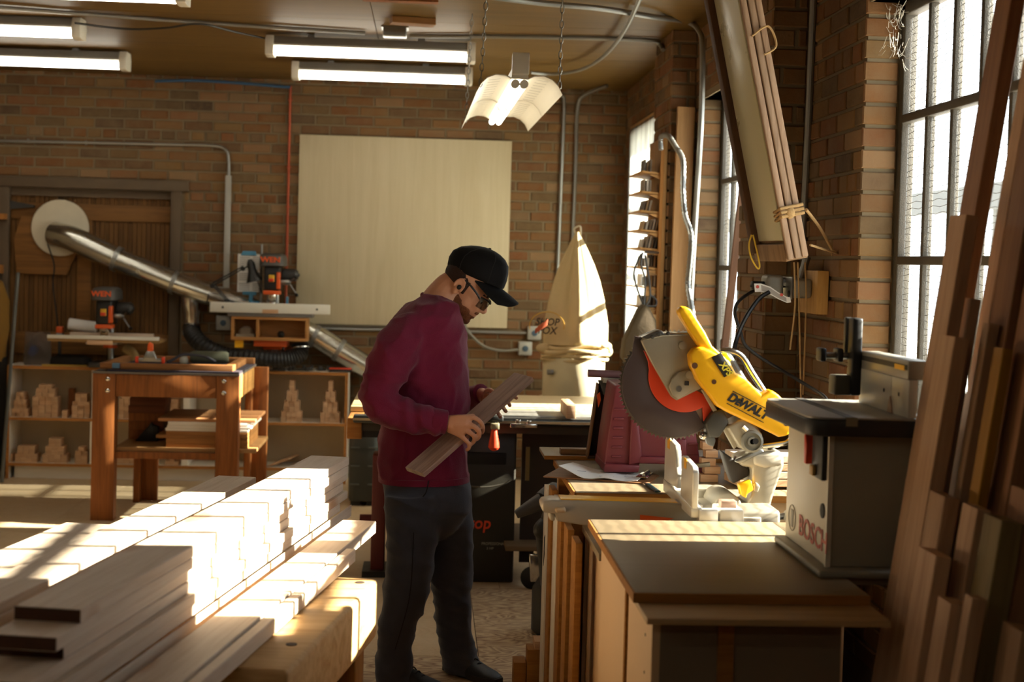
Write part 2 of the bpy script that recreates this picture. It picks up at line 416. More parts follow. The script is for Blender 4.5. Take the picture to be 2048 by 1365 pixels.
# ---- windows
M_STEELP = plain('painted_steel', '#4c463b', .7, 0, .35, 30, .5); M_GLASS = glassy('window_glass', (.97, .98, .97, 1), .05, .05)
M_WIRE = plain('wire', '#55504a', .6, .3)
def window(n, a, b, nv, zs, label, wires):
    root = empty('window_%d' % n, (WX+RD, (a+b)/2, WZ0), label, 'window', kind='structure')
    X = WX+RD; fw = .045; fx = (X, X+.045)
    mb = MB().bb(*fx, a, a+fw, WZ0, WZ1).bb(*fx, b-fw, b, WZ0, WZ1).bb(*fx, a, b, WZ0, WZ0+fw).bb(*fx, a, b, WZ1-fw, WZ1)
    mb.build('window_frame', M_STEELP, root, .004)
    MB().bb(WX-.02, X, a, b, WZ0-.04, WZ0).build('window_sill', plain('concrete', '#9a8a70', .9), root, .005)
    MB().bb(WX+.005, WX+.16, a-.1, b+.1, WZ1, WZ1+.05).build('lintel', plain('lintel_wood', '#5c4630', .8), root, .004)
    ys = [a+fw + (b-a-2*fw)*i/nv for i in range(nv+1)]; zz = [WZ0+fw]+zs+[WZ1-fw]
    for yv in ys[1:-1]: box('mullion', M_STEELP, X+.004, X+.032, yv-.012, yv+.012, WZ0+fw, WZ1-fw, root, .003)
    for z in zs: box('muntin', M_STEELP, X-.002, X+.036, a+fw, b-fw, z-.014, z+.014, root, .003)
    for i in range(nv):
        for j in range(len(zz)-1):
            y0, y1 = ys[i]+.013, ys[i+1]-.013; z0, z1 = zz[j]+.013, zz[j+1]-.013
            p = box('pane', M_GLASS, X+.018, X+.021, y0, y1, z0, z1, root)
            if wires:
                mb = MB(); z = z0+.01; k = 0
                while z < z1:
                    pts = [Vector((X+.0195, y0+(y1-y0)*t/6, z+.003*math.sin(k*2.1+t*1.7+i))) for t in range(7)]
                    for p0, p1 in zip(pts, pts[1:]):
                        mb.box((p0+p1)/2, ((p1-p0).length, .0016, .0016), frame(p1-p0))
                    z += .021; k += 1
                wo = mb.build('wire_mesh', M_WIRE, p); wo['kind'] = 'stuff'
    return root
window(1, *WIN[0], 6, [1.66, 2.13], 'tall steel window of wired panes beside the leaning planks', True)
window(2, *WIN[1], 6, [1.62, 2.08], 'tall steel window of wired panes behind the hanging light box', True)
window(3, *WIN[2], 7, [1.62, 2.08], 'steel window veiled by clear plastic sheet next to the back corner', False)
# plastic sheet over window 3 with a pale timber frame
pl = empty('plastic_sheet', (WX-.03, 9.4, 1.0), 'cloudy plastic sheet in a thin timber frame over the corner window', 'plastic sheet')
M_FILM = glassy('plastic_film', (.62, .64, .64, 1), .06, .2, (.55, (.9, .88, .8, 1), (1, 40, 1.2)))
MB().bb(WX-.041, WX-.038, 8.86, 10.08, .98, 2.58).build('film', M_FILM, pl)
for i, (a, b, c, d) in enumerate([(8.84, 8.88, .96, 2.6), (10.04, 10.08, .96, 2.6), (8.88, 10.04, .96, 1.0), (8.88, 10.04, 2.56, 2.6)]):
    box('batten', wood('batten_wood', '#c19a68', '#9a7446', 2), WX-.037, WX-.019, a, b, c, d, pl)
# ---- outside: pale yard and a canopy with a grey fascia
yd = tag(struct('ground_outside', MB().bb(2.2, 60, -40, 60, -.35, -.3).build('ground_outside', plain('yard', '#e6e2d8', .9, 0, .04, .3))), 'pale sunlit yard outside the windows', 'ground')
cn = empty('canopy', (11.5, 14, -.3), 'grey canopy fascia on posts across the yard', 'canopy')
MB().bb(11.3, 11.5, -6, 60, 2.95, 3.5).build('fascia', plain('fascia_grey', '#5a5955', .8), cn)
for yy in (-4, 4, 12, 20, 28, 36): MB().bb(11.34, 11.46, yy, yy+.12, -.3, 2.95).build('post', plain('fascia_grey', '#8d8b86', .8), cn)
# ---- old boarded door in the back wall
M_OLDW = wood('old_door_wood', '#7d5629', '#4a3015', 2, .6, .75, var=.35); M_FRAMEW = plain('old_frame', '#5b4a36', .75, 0, .25, 8)
M_RAIL = wood('door_rail', '#8a5f30', '#5f3f1e', 0, .6, .7)
dr = empty('door_1', ((DX0+DX1)/2, WY, 0), 'old brown boarded double door with rails behind the drill press', 'door', kind='structure')
MB().bb(DX0, DX1, WY+.02, WY+.19, DZ-.09, DZ).bb(DX0, DX0+.1, WY+.02, WY+.19, 0, DZ-.09).bb(DX1-.085, DX1, WY+.02, WY+.19, 0, DZ-.09).build('inner_frame', M_FRAMEW, dr)
MB().bb(DX0-.1, DX1+.05, WY-.045, WY+.01, DZ-.03, DZ+.045).build('head_casing', M_FRAMEW, dr, .004)
MB().bb(DX1-.075, DX1+.0, WY-.03, WY+.02, 0, DZ-.03).build('side_casing', M_FRAMEW, dr, .004)
MB().bb(-3.12, -3.03, WY-.03, WY+.02, 0, DZ-.03).build('side_casing', M_FRAMEW, dr, .004)
x = DX0+.02; pw = .0335
while x < DX1-.1:
    MB().bb(x, x+pw-.0035, WY+.05, WY+.064, 0, DZ-.07).build('door_board', M_OLDW, dr); x += pw
for z0, z1, nm in ((1.84, 1.96, 'upper_rail'), (.86, 1.02, 'lower_rail'), (.0, .25, 'foot_rail')):
    MB().bb(-3.03, DX1-.085, WY+.028, WY+.05, z0, z1).build(nm, M_RAIL, dr, .003)
MB().bb(-2.55, -2.45, WY+.026, WY+.05, 1.02, 1.84).build('stile', M_RAIL, dr, .003)
MB().prism([(-2.98, 1.44), (-2.62, 1.44), (-2.55, 1.6), (-2.5, 1.84), (-2.95, 1.86), (-3.0, 1.7)], WY+.0, WY+.03, lambda u, v, k: Vector((u, k, v))).build('patch_board', M_RAIL, dr, .003)
box('plywood_ledge', M_EDGE, -3.16, -3.04, WY-.1, WY-.03, 1.83, 1.87, dr); box('plywood_ledge', M_EDGE, -3.16, -3.06, WY-.1, WY-.03, 1.44, 1.5, dr)
MB().prism([(-3.1, 1.90), (-2.86, 1.925), (-2.86, 1.94), (-3.1, 1.98)], WY+.0, WY+.03, lambda u, v, k: Vector((u, k, v))).build('strap_hinge', M_DARK, dr)
# ================================================================== on and by the back wall
FY = WY-.016                            # brick faces
# plywood panel
p = MB().bb(-.955, .597, FY-.02, FY-.002, 1.13, 2.51).build('plywood_panel', M_PLY, None, .001)
tag(p, 'large square pale birch plywood sheet fixed to the back brick wall', 'panel')
def pipe(name, pts, r, mat, label, cat, n=10, smooth=True, group=None):
    o = MB().tube(bez(pts, 6) if smooth else pts, r, n).build(name, mat); return tag(o, label, cat, group)
def clip(parent, p, r, mat=M_GALV, ax=(1, 0, 0)):
    MB().lathe([(r*1.5, -.006), (r*1.5, .006)], p, ax, 10).build('pipe_clip', mat, parent)
Yp = FY-.016
c1 = empty('conduit', (-1.5, Yp, 1.36), 'grey steel conduit bending down into a flat raceway above the door', 'conduit')
MB().tube([(-3.9, Yp, 2.385)] + bez([(-1.62, Yp, 2.41), (-1.52, Yp, 2.40), (-1.475, Yp, 2.36), (-1.462, Yp, 2.28)], 5) + [(-1.462, Yp, 2.19)], .011, 10).build('tube', M_GALV, c1)
MB().bb(-1.485, -1.443, FY-.03, FY-.002, 1.33, 2.195).build('raceway', plain('raceway_grey', '#a39f96', .5), c1, .003)
for xx in (-2.9, -2.49): clip(c1, (xx, Yp, 2.40), .011)
c2 = empty('copper_pipe', (-1.03, Yp, 1.0), 'thin red copper pipe running down the brick beside the plywood panel', 'pipe')
MB().tube([(-1.03, Yp, 2.86), (-1.03, Yp, .9)], .010, 10).build('tube', plain('copper', '#a34a2c', .42, .5, .2), c2)
for z in (2.76, 2.27, 1.98): clip(c2, (-1.03, Yp, z), .011, plain('copper', '#a34a2c'), (0, 0, 1))
pipe('air_line', [(-2.0, FY-.03, 2.86), (-1.7, FY-.03, 2.875), (-1.35, FY-.03, 2.865), (-1.03, FY-.02, 2.85)], .011, plain('blue_hose', '#2f5273', .5), 'blue air hose sagging along the top of the brick wall', 'hose')
pipe('conduit', [(.86, FY-.02, 2.89), (.95, FY-.02, 2.86), (.975, FY-.02, 2.78), (.97, FY-.02, 2.3), (.955, FY-.02, 1.05)], .012, M_GALV, 'thin conduit with a bent top, dropping next to the plywood panel', 'conduit')
pipe('conduit', [(1.55-.3, FY-.34, 2.9), (1.12, FY-.1, 2.86), (1.075, FY-.02, 2.76), (1.072, FY-.02, 2.3), (1.06, FY-.02, 1.1)], .012, M_GALV, 'thin conduit dropping behind the peak of the filter bag', 'conduit')
c3 = empty('conduit', (0, Yp, 1.09), 'horizontal conduit and old rail under the plywood panel', 'conduit')
MB().tube([(-.98, Yp, 1.096), (.74, Yp, 1.098)], .012, 10).build('tube', M_GALV, c3)
MB().bb(-1.0, .05, FY-.03, FY, 1.111, 1.129).build('rail', plain('old_rail', '#4f4636', .6), c3)
def outlet(x, z, s, label):
    o = empty('outlet_box', (x, FY, z), label, 'outlet')
    MB().bb(x-s/2, x+s/2, FY-.05, FY, z-s/2, z+s/2).build('box', plain('outlet_grey', '#a9a79e', .5, .2), o, .006)
    MB().lathe([(.022, 0), (.022, .006), (.012, .008)], (x, FY-.05, z), (0, -1, 0), 14).build('socket', plain('socket_blue', '#3c5366', .5), o); return o
outlet(.80, 1.10, .10, 'grey outlet box with round socket, topmost beside the filter bag')
outlet(.735, .985, .10, 'grey outlet box with round socket, below the other beside the bag')
outlet(-1.475, 1.12, .105, 'grey outlet box on brick next to the wooden drawer box')
pipe('cable', [(.28, FY-.043, 1.16), (.31, FY-.043, 1.10), (.42, FY-.043, 1.0), (.55, FY-.036, .965), (.692, FY-.03, .975)], .011, plain('grey_cable', '#7c776b', .6), 'grey flexible cable curving to the lower outlet box', 'cable')
# ---- ceiling conduits
pipe('ceiling_conduit', [tuple(at(px, py, z=ZC-.015)) for px, py in ((-200, 0), (0, 15), (400, 45), (730, 66))], .011, M_GALV, 'conduit run along the ceiling towards the lamp mount', 'conduit')
pts = [tuple(at(px, py, z=ZC-.015)) for px, py in ((820, 72), (1060, 74), (1290, 80))]
pipe('ceiling_conduit', pts + [tuple(at(1318, 88, x=WX-.17)), tuple(at(1326, 100, x=WX-.16))], .012, M_GALV, 'conduit crossing the ceiling and bending down at the pier', 'conduit')
pts = [tuple(at(px, py, z=ZC-.03)) for px, py in ((940, -12), (1070, 5), (1200, 17), (1310, 34))]
pts += [tuple(at(px, py, x=WX-.10)) for px, py in ((1375, 44), (1398, 62), (1405, 100), (1402, 250), (1388, 480), (1376, 700), (1370, 800))]
o = pipe('ceiling_conduit', pts, .014, M_GALV, 'thick conduit crossing the ceiling and running down in front of the brick pier', 'conduit')
pipe('conduit', [tuple(at(px, py, x=WX-.02)) for px, py in ((1628, -30), (1622, 120), (1616, 260), (1608, 420), (1604, 520))], .013, M_GALV, 'straight conduit dropping to the power outlet on the window wall', 'conduit')
pipe('cable', [tuple(at(px, py, z=ZC-.06)) for px, py in ((1282, -8), (1250, 60), (1210, 110), (1165, 138), (1110, 148), (1062, 145))], .011, M_GALV, 'loose cable swinging across the ceiling to the hung shop light', 'cable')
o = empty('junction_box', at(790, 66, z=ZC-.02), 'grey junction box on the ceiling above the twin lamps', 'junction box')
j = at(790, 66, z=ZC-.03)
MB().box(j, (.13, .10, .045)).build('box', M_STEEL, o, .004); MB().box(j+Vector((0, 0, .028)), (.15, .12, .012)).build('plate', M_STEEL, o)
tag(board('ceiling_block', at(782, 40, z=ZC-.02), at(868, 46, z=ZC-.02), .10, .035, wood('block_wood', '#9c6a33', '#7a4c20', 0)), 'short brown timber block screwed to the ceiling', 'block')
pipe('cable', [tuple(at(px, py, z=ZC-.04)) for px, py in ((150, 46), (250, 58), (330, 56), (400, 48), (470, 64), (545, 80))], .006, M_DARK, 'thin cable drooping between the two pairs of lamps', 'cable')
# ---- fluorescent fixtures
M_TUBE = emit('lit_tube', (1, .93, .77, 1), TUBE); M_FIX = plain('fixture_grey', '#8f8b84', .5, .2, .15)
def strip_light(x0, x1, y, z, label, tilt=0):
    c = Vector(((x0+x1)/2, y, z)); L = x1-x0
    o = empty('strip_light', c, label, 'lamp', 'twin-tube strip lights under the ceiling')
    MB().prism([(-.075, .03), (-.05, .075), (.05, .075), (.075, .03), (.07, .02), (-.07, .02)], -L/2, L/2, lambda u, v, k: c+Vector((k, u, v))).build('housing', M_FIX, o, .002)
    for sx in (-1, 1):
        MB().prism([(-.078, .035), (-.055, .08), (.055, .08), (.078, .035), (.07, -.03), (.02, -.035), (-.02, -.035), (-.07, -.03)], -.024, .024, lambda u, v, k: c+Vector((sx*(L/2)+k, u*1.04, v*1.03-.004))).build('end_cap', plain('end_cap_white', '#e0d9c9', .5), o, .003)
    for sy in (-.042, .042):
        MB().cyl(c+Vector((-L/2+.01, sy, -.008)), c+Vector((L/2-.01, sy, -.008)), .017, 14).build('tube', M_TUBE, o)
    for sx in (-.3, .25):
        MB().bb(c.x+sx*L-.02, c.x+sx*L+.02, y-.02, y+.02, z+.075, ZC).build('hanger', M_FIX, o)
    return o
def mid(px0, px1, py, y):
    a = at(px0, py, y=y); b = at(px1, py, y=y); return a.x, b.x, (a.z+b.z)/2
for px0, px1, py, Y, lab in ((541, 942, 107, 8.35, 'lit strip light below the ceiling junction box, larger of the twin pair'),
                             (592, 937, 154, 9.45, 'lit strip light close to the brick wall above the plywood panel')):
    x0, x1, z = mid(px0, px1, py, Y); strip_light(x0, x1, Y, z, lab)
for px1, py, Y, lab in ((158, 66, 8.1, 'lit strip light over the old door, upper of the two'), (250, 130, 9.3, 'lit strip light over the old door, close to the brick wall')):
    b = at(px1, py, y=Y); strip_light(b.x-1.24, b.x, Y, b.z, lab)
b = at(366, -6, y=6.7); strip_light(b.x-1.24, b.x, 6.7, b.z, 'lit strip light with only its end showing at the ceiling')
for xx, yy, lb_ in ((-2.7, 5.4, 'added unseen fill strip light on the far side of the ceiling beyond the lumber'), (-3.6, 3.4, 'added unseen fill strip light by the plain wall away from the windows'), (-2.7, 1.7, 'added unseen fill strip light between the aisle and the plain wall'), (-1.6, .3, 'added unseen fill strip light over the aisle short of the lumber'), (-.4, -1.4, 'added unseen fill strip light by the rear wall')): strip_light(xx-.62, xx+.62, yy, 2.7, lb_)  # extra strip lights out of view, added to brighten the interior
# ---- white reflector lamp on chains
hl = empty('reflector_lamp', at(1030, 200, y=6.6), 'white winged reflector lamp hung on chains near the window wall', 'lamp')
M_REFL = plain('reflector_enamel', '#cfc8b6', .4, 0, .1)
A = at(1040, 158, y=5.9); B = at(990, 238, y=7.6)
ax = (B-A).normalized(); side = ax.cross(Vector((0, 0, 1))).normalized(); upv = side.cross(ax); Lh = (B-A).length
def wing(sgn, k0, k1):
    mb = MB(); outer = [(.035, .0), (.06, .012), (.10, .014), (.135, .0), (.16, -.025), (.178, -.06)]
    th = .004; ring = [(sgn*u, v) for u, v in outer] + [(sgn*u, v+th) for u, v in reversed(outer)]
    mb.loft([[A+ax*k+side*u+upv*v for u, v in ring] for k in (k0, k1)]); return mb
for k0, k1 in ((0, Lh*.53), (Lh*.54, Lh)):
    for sg in (-1, 1): 
        wo = wing(sg, k0, k1).build('reflector_wing', M_REFL, hl)
        slots = MB()
        for q in range(9):
            kk = k0+(k1-k0)*(q+.8)/10
            for (u, v), (u2, v2) in (((.075, .011), (.125, .004)),): slots.add([A+ax*(kk-.006)+side*sg*u+upv*(v-.0035), A+ax*(kk+.006)+side*sg*u+upv*(v-.0035), A+ax*(kk+.006)+side*sg*u2+upv*(v2-.004), A+ax*(kk-.006)+side*sg*u2+upv*(v2-.004)], [(0, 1, 2, 3)])
        so = slots.build('vent_slot', plain('slot_grey', '#8d877a', .6), wo); so['kind'] = 'stuff'
    MB().prism([(-.036, .0), (.036, .0), (.03, .05), (-.03, .05)], k0, k1, lambda u, v, k: A+ax*k+side*u+upv*v).build('spine', M_REFL, hl)
    for sy in (-.018, .018): MB().cyl(A+ax*(k0+.03)+side*sy-upv*.02, A+ax*(k1-.03)+side*sy-upv*.02, .015, 12).build('tube', M_TUBE, hl)
    for sy in (-.018, .018): MB().cyl(A+ax*(k0+.0)+side*sy-upv*.02, A+ax*(k0+.03)+side*sy-upv*.02, .018, 12).build('lamp_holder', M_WHITE, hl)
MB().box(A+upv*.06-ax*.01, (.07, .05, .09)).build('ballast_box', M_REFL, hl, .004)
def chain(p0, p1, parent):
    p0 = Vector(p0); p1 = Vector(p1); n = int((p1-p0).length/.03); mb = MB(); d = (p1-p0)/n; R = frame(d)
    for i in range(n):
        c = p0+d*(i+.5); a = 0 if i % 2 else PI/2
        loop = [c + R @ Vector((.019*math.cos(t), .008*math.sin(t)*math.cos(a), .008*math.sin(t)*math.sin(a))) for t in (2*PI*k/8 for k in range(8))]
        mb.tube(loop+[loop[0]], .0022, 4)
    o = mb.build('chain', M_GALV, parent); o['kind'] = 'stuff'
for kk, s_, px in ((.05, -.16, 978), (.05, .17, 1105), (Lh*.95, -.16, 968)):
    q = A+ax*kk+side*s_-upv*.03; chain(q, (q.x+(.0 if s_ > 0 else .02), q.y-.05, ZC), hl)
# ---- white disc on the door and galvanised duct
du = empty('dust_duct', (-2.6, WY-.1, .8), 'galvanised dust duct slanting down the back wall from a white disc', 'duct')
dc = at(119, 456, y=WY-.04)
mb = MB().lathe([(.20, 0), (.205, .006), (.205, .03), (.20, .034)], (dc.x, WY+.0, dc.z), (0, -1, 0), 40); mb.build('wall_disc', plain('disc_white', '#c9bfa8', .6), du)
Yd = WY-.132
def dp(px, py, y): return at(px, py, y=y)
seg = [dp(110, 469, WY-.05), dp(124, 472, WY-.095), dp(150, 480, Yd), dp(230, 517, Yd), dp(350, 566, Yd-.02), dp(420, 590, Yd-.02), dp(490, 612, Yd-.03)]
MB().tube([seg[0], seg[1]]+bez(seg[1:4], 6)[1:], [.09]*2+[.09]*12, 24).build('elbow', M_DUCT, du)
MB().tube(seg[3:5], .084, 24).build('duct_section', M_DUCT, du)
MB().tube(seg[4:6], .082, 24).build('duct_section', M_DUCT, du)
e1 = dp(500, 610, Yd); e2 = dp(640, 678, Yd); e3 = dp(738, 737, Yd); e4 = dp(860, 830, Yd)
MB().tube([seg[5], e1, e2], .08, 24).build('duct_section', M_DUCT, du)
MB().tube([e2-(e3-e2)*.02, e3, e4], .082, 24).build('duct_section', M_DUCT, du)
for t0, a_, b_, r_ in ((0.0, seg[3], seg[4], .093), (.96, seg[3], seg[4], .088), (.55, e1, e2, .083), (.9, e1, e2, .084), (.35, e2, e3, .087)):
    q = a_+(b_-a_)*t0; dd = (b_-a_).normalized(); MB().tube([q, q+dd*.03], r_, 24).build('seam_band', M_GALV, du)
# Y branch: reducer straight down
bq = dp(380, 590, Yd); b2 = dp(383, 625, Yd); b3 = dp(383, 655, Yd)
MB().tube([bq+Vector((0, 0, .05)), bq, b2, b2+Vector((0, 0, -.01)), b3], [.068, .068, .066, .06, .056], 20).build('branch', M_DUCT, du)
hz = empty('flexible_hose', (-1.3, 10.2, .8), 'black ribbed flexible hose sagging from the duct to the drawer box', 'hose')
hp = bez([b3, dp(385, 668, Yd-.06), dp(405, 690, Yd-.18), dp(450, 712, 10.16), dp(510, 717, 10.10), dp(560, 719, 10.10), dp(592, 713, 10.12), dp(600, 702, 10.15), dp(599, 687, 10.16)], 12)
MB().tube(hp, [.060 + (.004 if i % 2 else -.003) for i in range(len(hp))], 16).build('hose', plain('hose_black', '#1a1816', .5), hz)
for i in (8, len(hp)-9): MB().tube([hp[i], hp[i+1]], .067, 18).build('hose_clamp', M_CHROME, hz)
pipe('black_lead', [dp(93, 465, WY-.05), dp(96, 490, WY-.05), dp(108, 530, WY-.05), dp(106, 570, WY-.05), dp(112, 620, WY-.06), dp(116, 655, WY-.1)], .005, M_CORD, 'black cord hanging from the white disc to an orange plug', 'cord')
g = empty('power_plug', dp(120, 660, WY-.14), 'orange and grey power plug standing behind the drill press table', 'plug')
q = dp(120, 660, WY-.14); MB().box(q, (.05, .04, .05)).build('cap', M_ORANGE, g, .008); MB().box(q-Vector((0, 0, .045)), (.045, .04, .045)).build('body', plain('plug_grey', '#8f8a80', .6), g, .005); MB().box(q-Vector((0, 0, .13)), (.02, .02, .13)).build('stem', M_DARK, g)
# ---- coat, leaning pipe at the picture edge
ct = empty('work_coat', (-3.1, 10.25, .9), 'mustard and black work coat hanging beside the old door', 'coat')
mb = MB(); rings = []
for i, (z, hw, hd, cx) in enumerate([(1.42, .06, .04, -3.17), (1.38, .13, .07, -3.14), (1.25, .17, .09, -3.13), (1.05, .19, .1, -3.14), (.92, .19, .1, -3.155), (.83, .19, .09, -3.16)]):
    rings.append([Vector((cx+hw*math.cos(t)*(1+.05*math.sin(5*t+i)), 10.28+hd*math.sin(t)*(1+.12*math.cos(7*t)), z+.012*math.sin(3*t))) for t in (2*PI*k/28 for k in range(28))])
mb.loft(rings).build('coat_body', plain('mustard_cloth', '#7d5a1c', .9, 0, .2, 12, .4), ct)
MB().lathe([(.05, 0), (.085, .06), (.08, .11), (.05, .14)], (-3.15, 10.28, 1.36), (0, 0, 1), 20).build('hood', plain('black_cloth', '#1b1713', .95), ct)
mb = MB(); mb.loft([[Vector((-3.17+hw*math.cos(t), 10.28+.08*math.sin(t), z)) for t in (2*PI*k/24 for k in range(24))] for z, hw in ((.85, .21), (.5, .2), (.05, .19))]).build('lower_panel', plain('black_cloth', '#1b1713', .95), ct)
_a = at(36, 545, y=10.06); _b = at(8, 905, y=9.98)
pipe('steel_pipe', [_a, _a+(_b-_a)*((_a.z-.004)/(_a.z-_b.z))], .013, plain('pipe_grey', '#5d5d58', .5, .4), 'grey steel pipe leaning beside the work coat', 'pipe', 10, False)
# ================================================================== shelf unit along the back wall
SY0, SY1 = 10.17, 10.47; SX0, SX1 = -2.93, -.545; ST = .80
su = empty('shelf_unit', ((SX0+SX1)/2, SY0, 0), 'long low white melamine shelf unit with wood edging by the back wall', 'shelf')
def shelf_board(nm, x0, x1, z0, z1, edge=True, depth=None):
    box(nm, M_MELA, x0, x1, SY0+.004, SY1, z0, z1, su)
    if edge: box('edge_strip', M_EDGE, x0, x1, SY0-.002, SY0+.004, z0, z1, su)
shelf_board('top', SX0, SX1, ST-.022, ST)
shelf_board('shelf_board', SX0+.02, SX1-.02, .415, .435); shelf_board('base_board', SX0+.02, SX1-.02, .09, .112)
shelf_board('side_panel', SX0, SX0+.02, 0, ST-.022); shelf_board('side_panel', SX1-.02, SX1, 0, ST-.022)
for x in (-2.32, -1.68, -1.16):
    box('divider', M_MELA, x-.022, x+.022, SY0, SY1, .435, ST-.022, su); box('divider', M_MELA, x-.03, x+.014, SY0, SY1, .112, .415, su)
box('back_panel', plain('back_board', '#bda98a', .7), SX0+.02, SX1-.02, SY1, SY1+.012, .09, ST-.02, su)
box('toe_kick', M_MELA, SX0+.05, SX1-.05, SY0+.04, SY0+.06, 0, .09, su)
# ---- little beech blocks stacked on the shelves: every block its own thing
_bk = {}
def block(x, y, z, l, w, h, label, rz=0, mat=None):
    key = (l, w, h, mat)
    if key not in _bk:
        m = MB().box((0, 0, h/2), (w, l, h)).mesh('block', False); m.materials.append(mat or M_BLOCK); _bk[key] = m
    o = bpy.data.objects.new('wood_block', _bk[key]); COL.objects.link(o); o.location = (x, y, z); o.rotation_euler = (0, 0, rz)
    return tag(o, label, 'block', 'small wooden blocks stacked on the shelf unit')
ORD = ['first', 'second', 'third', 'fourth', 'fifth', 'sixth', 'seventh', 'eighth']
ROWN = ['bottom row', 'second row', 'third row', 'fourth row', 'fifth row', 'sixth row', 'seventh row', 'eighth row']
_put = []
def pile(px, shelf, rows, label, w=None, h=None, y=None, l=.1):
    """one stack of blocks kept clear of the panels and of its neighbours; px: (left, right) pixel columns"""
    y = y or SY0+.075; py = 850 if shelf > .3 else 930; x0, x1 = at(px[0], py, y=y).x, at(px[1], py, y=y).x
    ns = [(r[0] if isinstance(r, tuple) else r) for r in rows]; w = (x1-x0)/max(ns)-.002
    off = (-.022, .022) if shelf > .3 else (-.03, .014)
    ed_ = [SX0+.02]+[v for d in (-2.32, -1.68, -1.16) for v in (d+off[0], d+off[1])]+[SX1-.02]
    for lo, hi in zip(ed_[::2], ed_[1::2]):
        if lo-.05 < (x0+x1)/2 < hi+.05: x0 = max(x0, lo+.005); x1 = min(x1, hi-.005)
    for q, u0, u1 in _put:
        if q == shelf and u0 < x1 and u1 > x0:
            if u0 < x0: x0 = u1+.006
            else: x1 = u0-.006
    _put.append((shelf, x0, x1)); w = min(w, (x1-x0)/max(ns)-.002); c = (x0+x1)/2; z = shelf
    for k, n in enumerate(ns):
        for i in range(n):
            block(c+(i-(n-1)/2)*(w+.002), y+rnd.uniform(-.01, .01), z, l, round(w, 4), h or .0285, ('%s block from the coat side, %s of the %s' % (ORD[i], ROWN[k] if k < len(rows)-1 else 'top row', label)) if n > 1 else 'single block, %s of the %s' % (ROWN[k] if k < len(rows)-1 else 'top row', label), rnd.uniform(-.008, .008))
        z += (h or .0285)+.0005
U, L_ = .4352, .1122
pile((20, 60), U, [4, 4, 3, 3, (2, -.01), (2, .01)], 'upper stack touching the end panel')
pile((68, 118), U, [4, 4, 4, 4, 4, (3, -.0), (3, 0), (2, .0)], 'tallest upper stack')
block(at(131, 845, y=SY0+.05).x, SY0+.05, U, .06, .036, .05, 'single upright pale block alone between two stacks'); block(at(143, 845, y=SY0+.22).x, SY0+.22, U, .06, .04, .19, 'dark upright block at the back of the upper shelf', 0, M_FIR)
pile((147, 182), U, [3, 3, 3, 3, (2, -.0), (2, 0)], 'upper stack by the first divider')
pile((17, 28), L_, [1, 1], 'lower pair in the corner')
pile((33, 78), L_, [4, 4, (3, .0), (3, 0)], 'wide low stack')
pile((88, 137), L_, [4, 4, (3, .01), (3, .01), (2, 0), (2, .0)], 'lower stack with split top')
pile((153, 178), L_, [2, 2, (2, 0), 1], 'small lower stack by the divider')
pile((240, 280), U, [4, 4, 4, 4, 4, (3, 0)], 'stack behind the orange workbench')
pile((228, 272), L_, [4, 4, (3, 0)], 'low stack below the workbench shelf'); pile((332, 360), L_, [3, 1], 'few beneath the workbench shelf')
pile((335, 358), U, [2, 2, 2, 2, 2], 'narrow stack behind the walnut trays')
pile((563, 604), U, [4, 4, 3, 3, 2, 2, 1, 1], 'pyramid beside the divider', None, .037)
pile((641, 680), U, [4, 4, 3, 3, 2, 2, 1, 1], 'pyramid beside the shelf end', None, .037)
pile((684, 694), U, [1], 'loose one by the end pyramid')
for i in range(7):
    a = at(540+i*6, 932, y=SY0+.1)
    tag(board('wood_strip', (a.x, SY0+.03, L_+.0045+.0085*i), (a.x+.05, SY0+.27, L_+.0045+.0085*i), .03, .008, M_BLOCK), '%s thin pale strip from the divider, fanned out on the lowest shelf' % ORD[i], 'strip', None, 'thin strips on the lowest shelf')
# ---- things on top of the shelf unit
tp = ST
bagm = glassy('clear_bag', (.8, .8, .82, 1), .12, .2, (.35, (.7, .7, .72, 1), (3, 3, 3)))
zb = empty('parts_bag', at(72, 735, z=tp), 'clear plastic bag with blue and wire hardware beside the steel pipe', 'bag')
q = at(72, 735, z=tp); q.x = -2.745; q.y = 10.25
MB().loft([[q+Vector((sx*.088, sy*d, z)) for sx, sy in ((-1, -1), (1, -1), (1, 1), (-1, 1))] for z, d in ((0, .03), (.05, .035), (.2, .008), (.235, .004))]).build('bag_film', bagm, zb)
MB().box(q+Vector((-.03, 0, .1)), (.06, .02, .07), Euler((0, .5, 0)).to_matrix()).build('blue_part', plain('blue_part', '#3b4a7a', .5), zb, .006)
MB().tube(bez([q+Vector((-.04, 0, .03)), q+Vector((.04, 0, .05)), q+Vector((.06, 0, .1)), q+Vector((0, 0, .16)), q+Vector((-.03, 0, .1)), q+Vector((-.04, 0, .03))], 5), .004, 6).build('wire_part', M_STEEL, zb)
tr = empty('rubber_tray', (-2.45, 10.25, tp), 'black rubber tool tray with a thin yellow stick in front', 'tray')
q = at(140, 728, z=tp); q.x = -2.512; q.y = 10.26
MB().loft([[q+Vector((.15*s_*math.cos(t)*(1 if abs(math.cos(t)) < .7 else .98), .06*s_*math.sin(t), z)) for t in (2*PI*k/24 for k in range(24))] for s_, z in ((1, 0), (1.02, .03), (.95, .06), (.6, .075))]).build('tray_body', plain('rubber_black', '#121110', .8), tr)
tag(board('yellow_stick', Vector((at(85, 733, y=SY0+.03).x, SY0+.012, tp+.0062)), Vector((at(175, 738, y=SY0+.03).x, SY0+.014, tp+.0062)), .012, .012, wood('yellow_wood', '#c7a64e', '#a58336', 0)), 'thin yellow wooden stick lying on the shelf top', 'stick')
q = at(550, 744, z=tp)
tl = empty('tool_case', (q.x, 10.25, tp), 'flat dark grey tool case on the shelf top under the black hose', 'case')
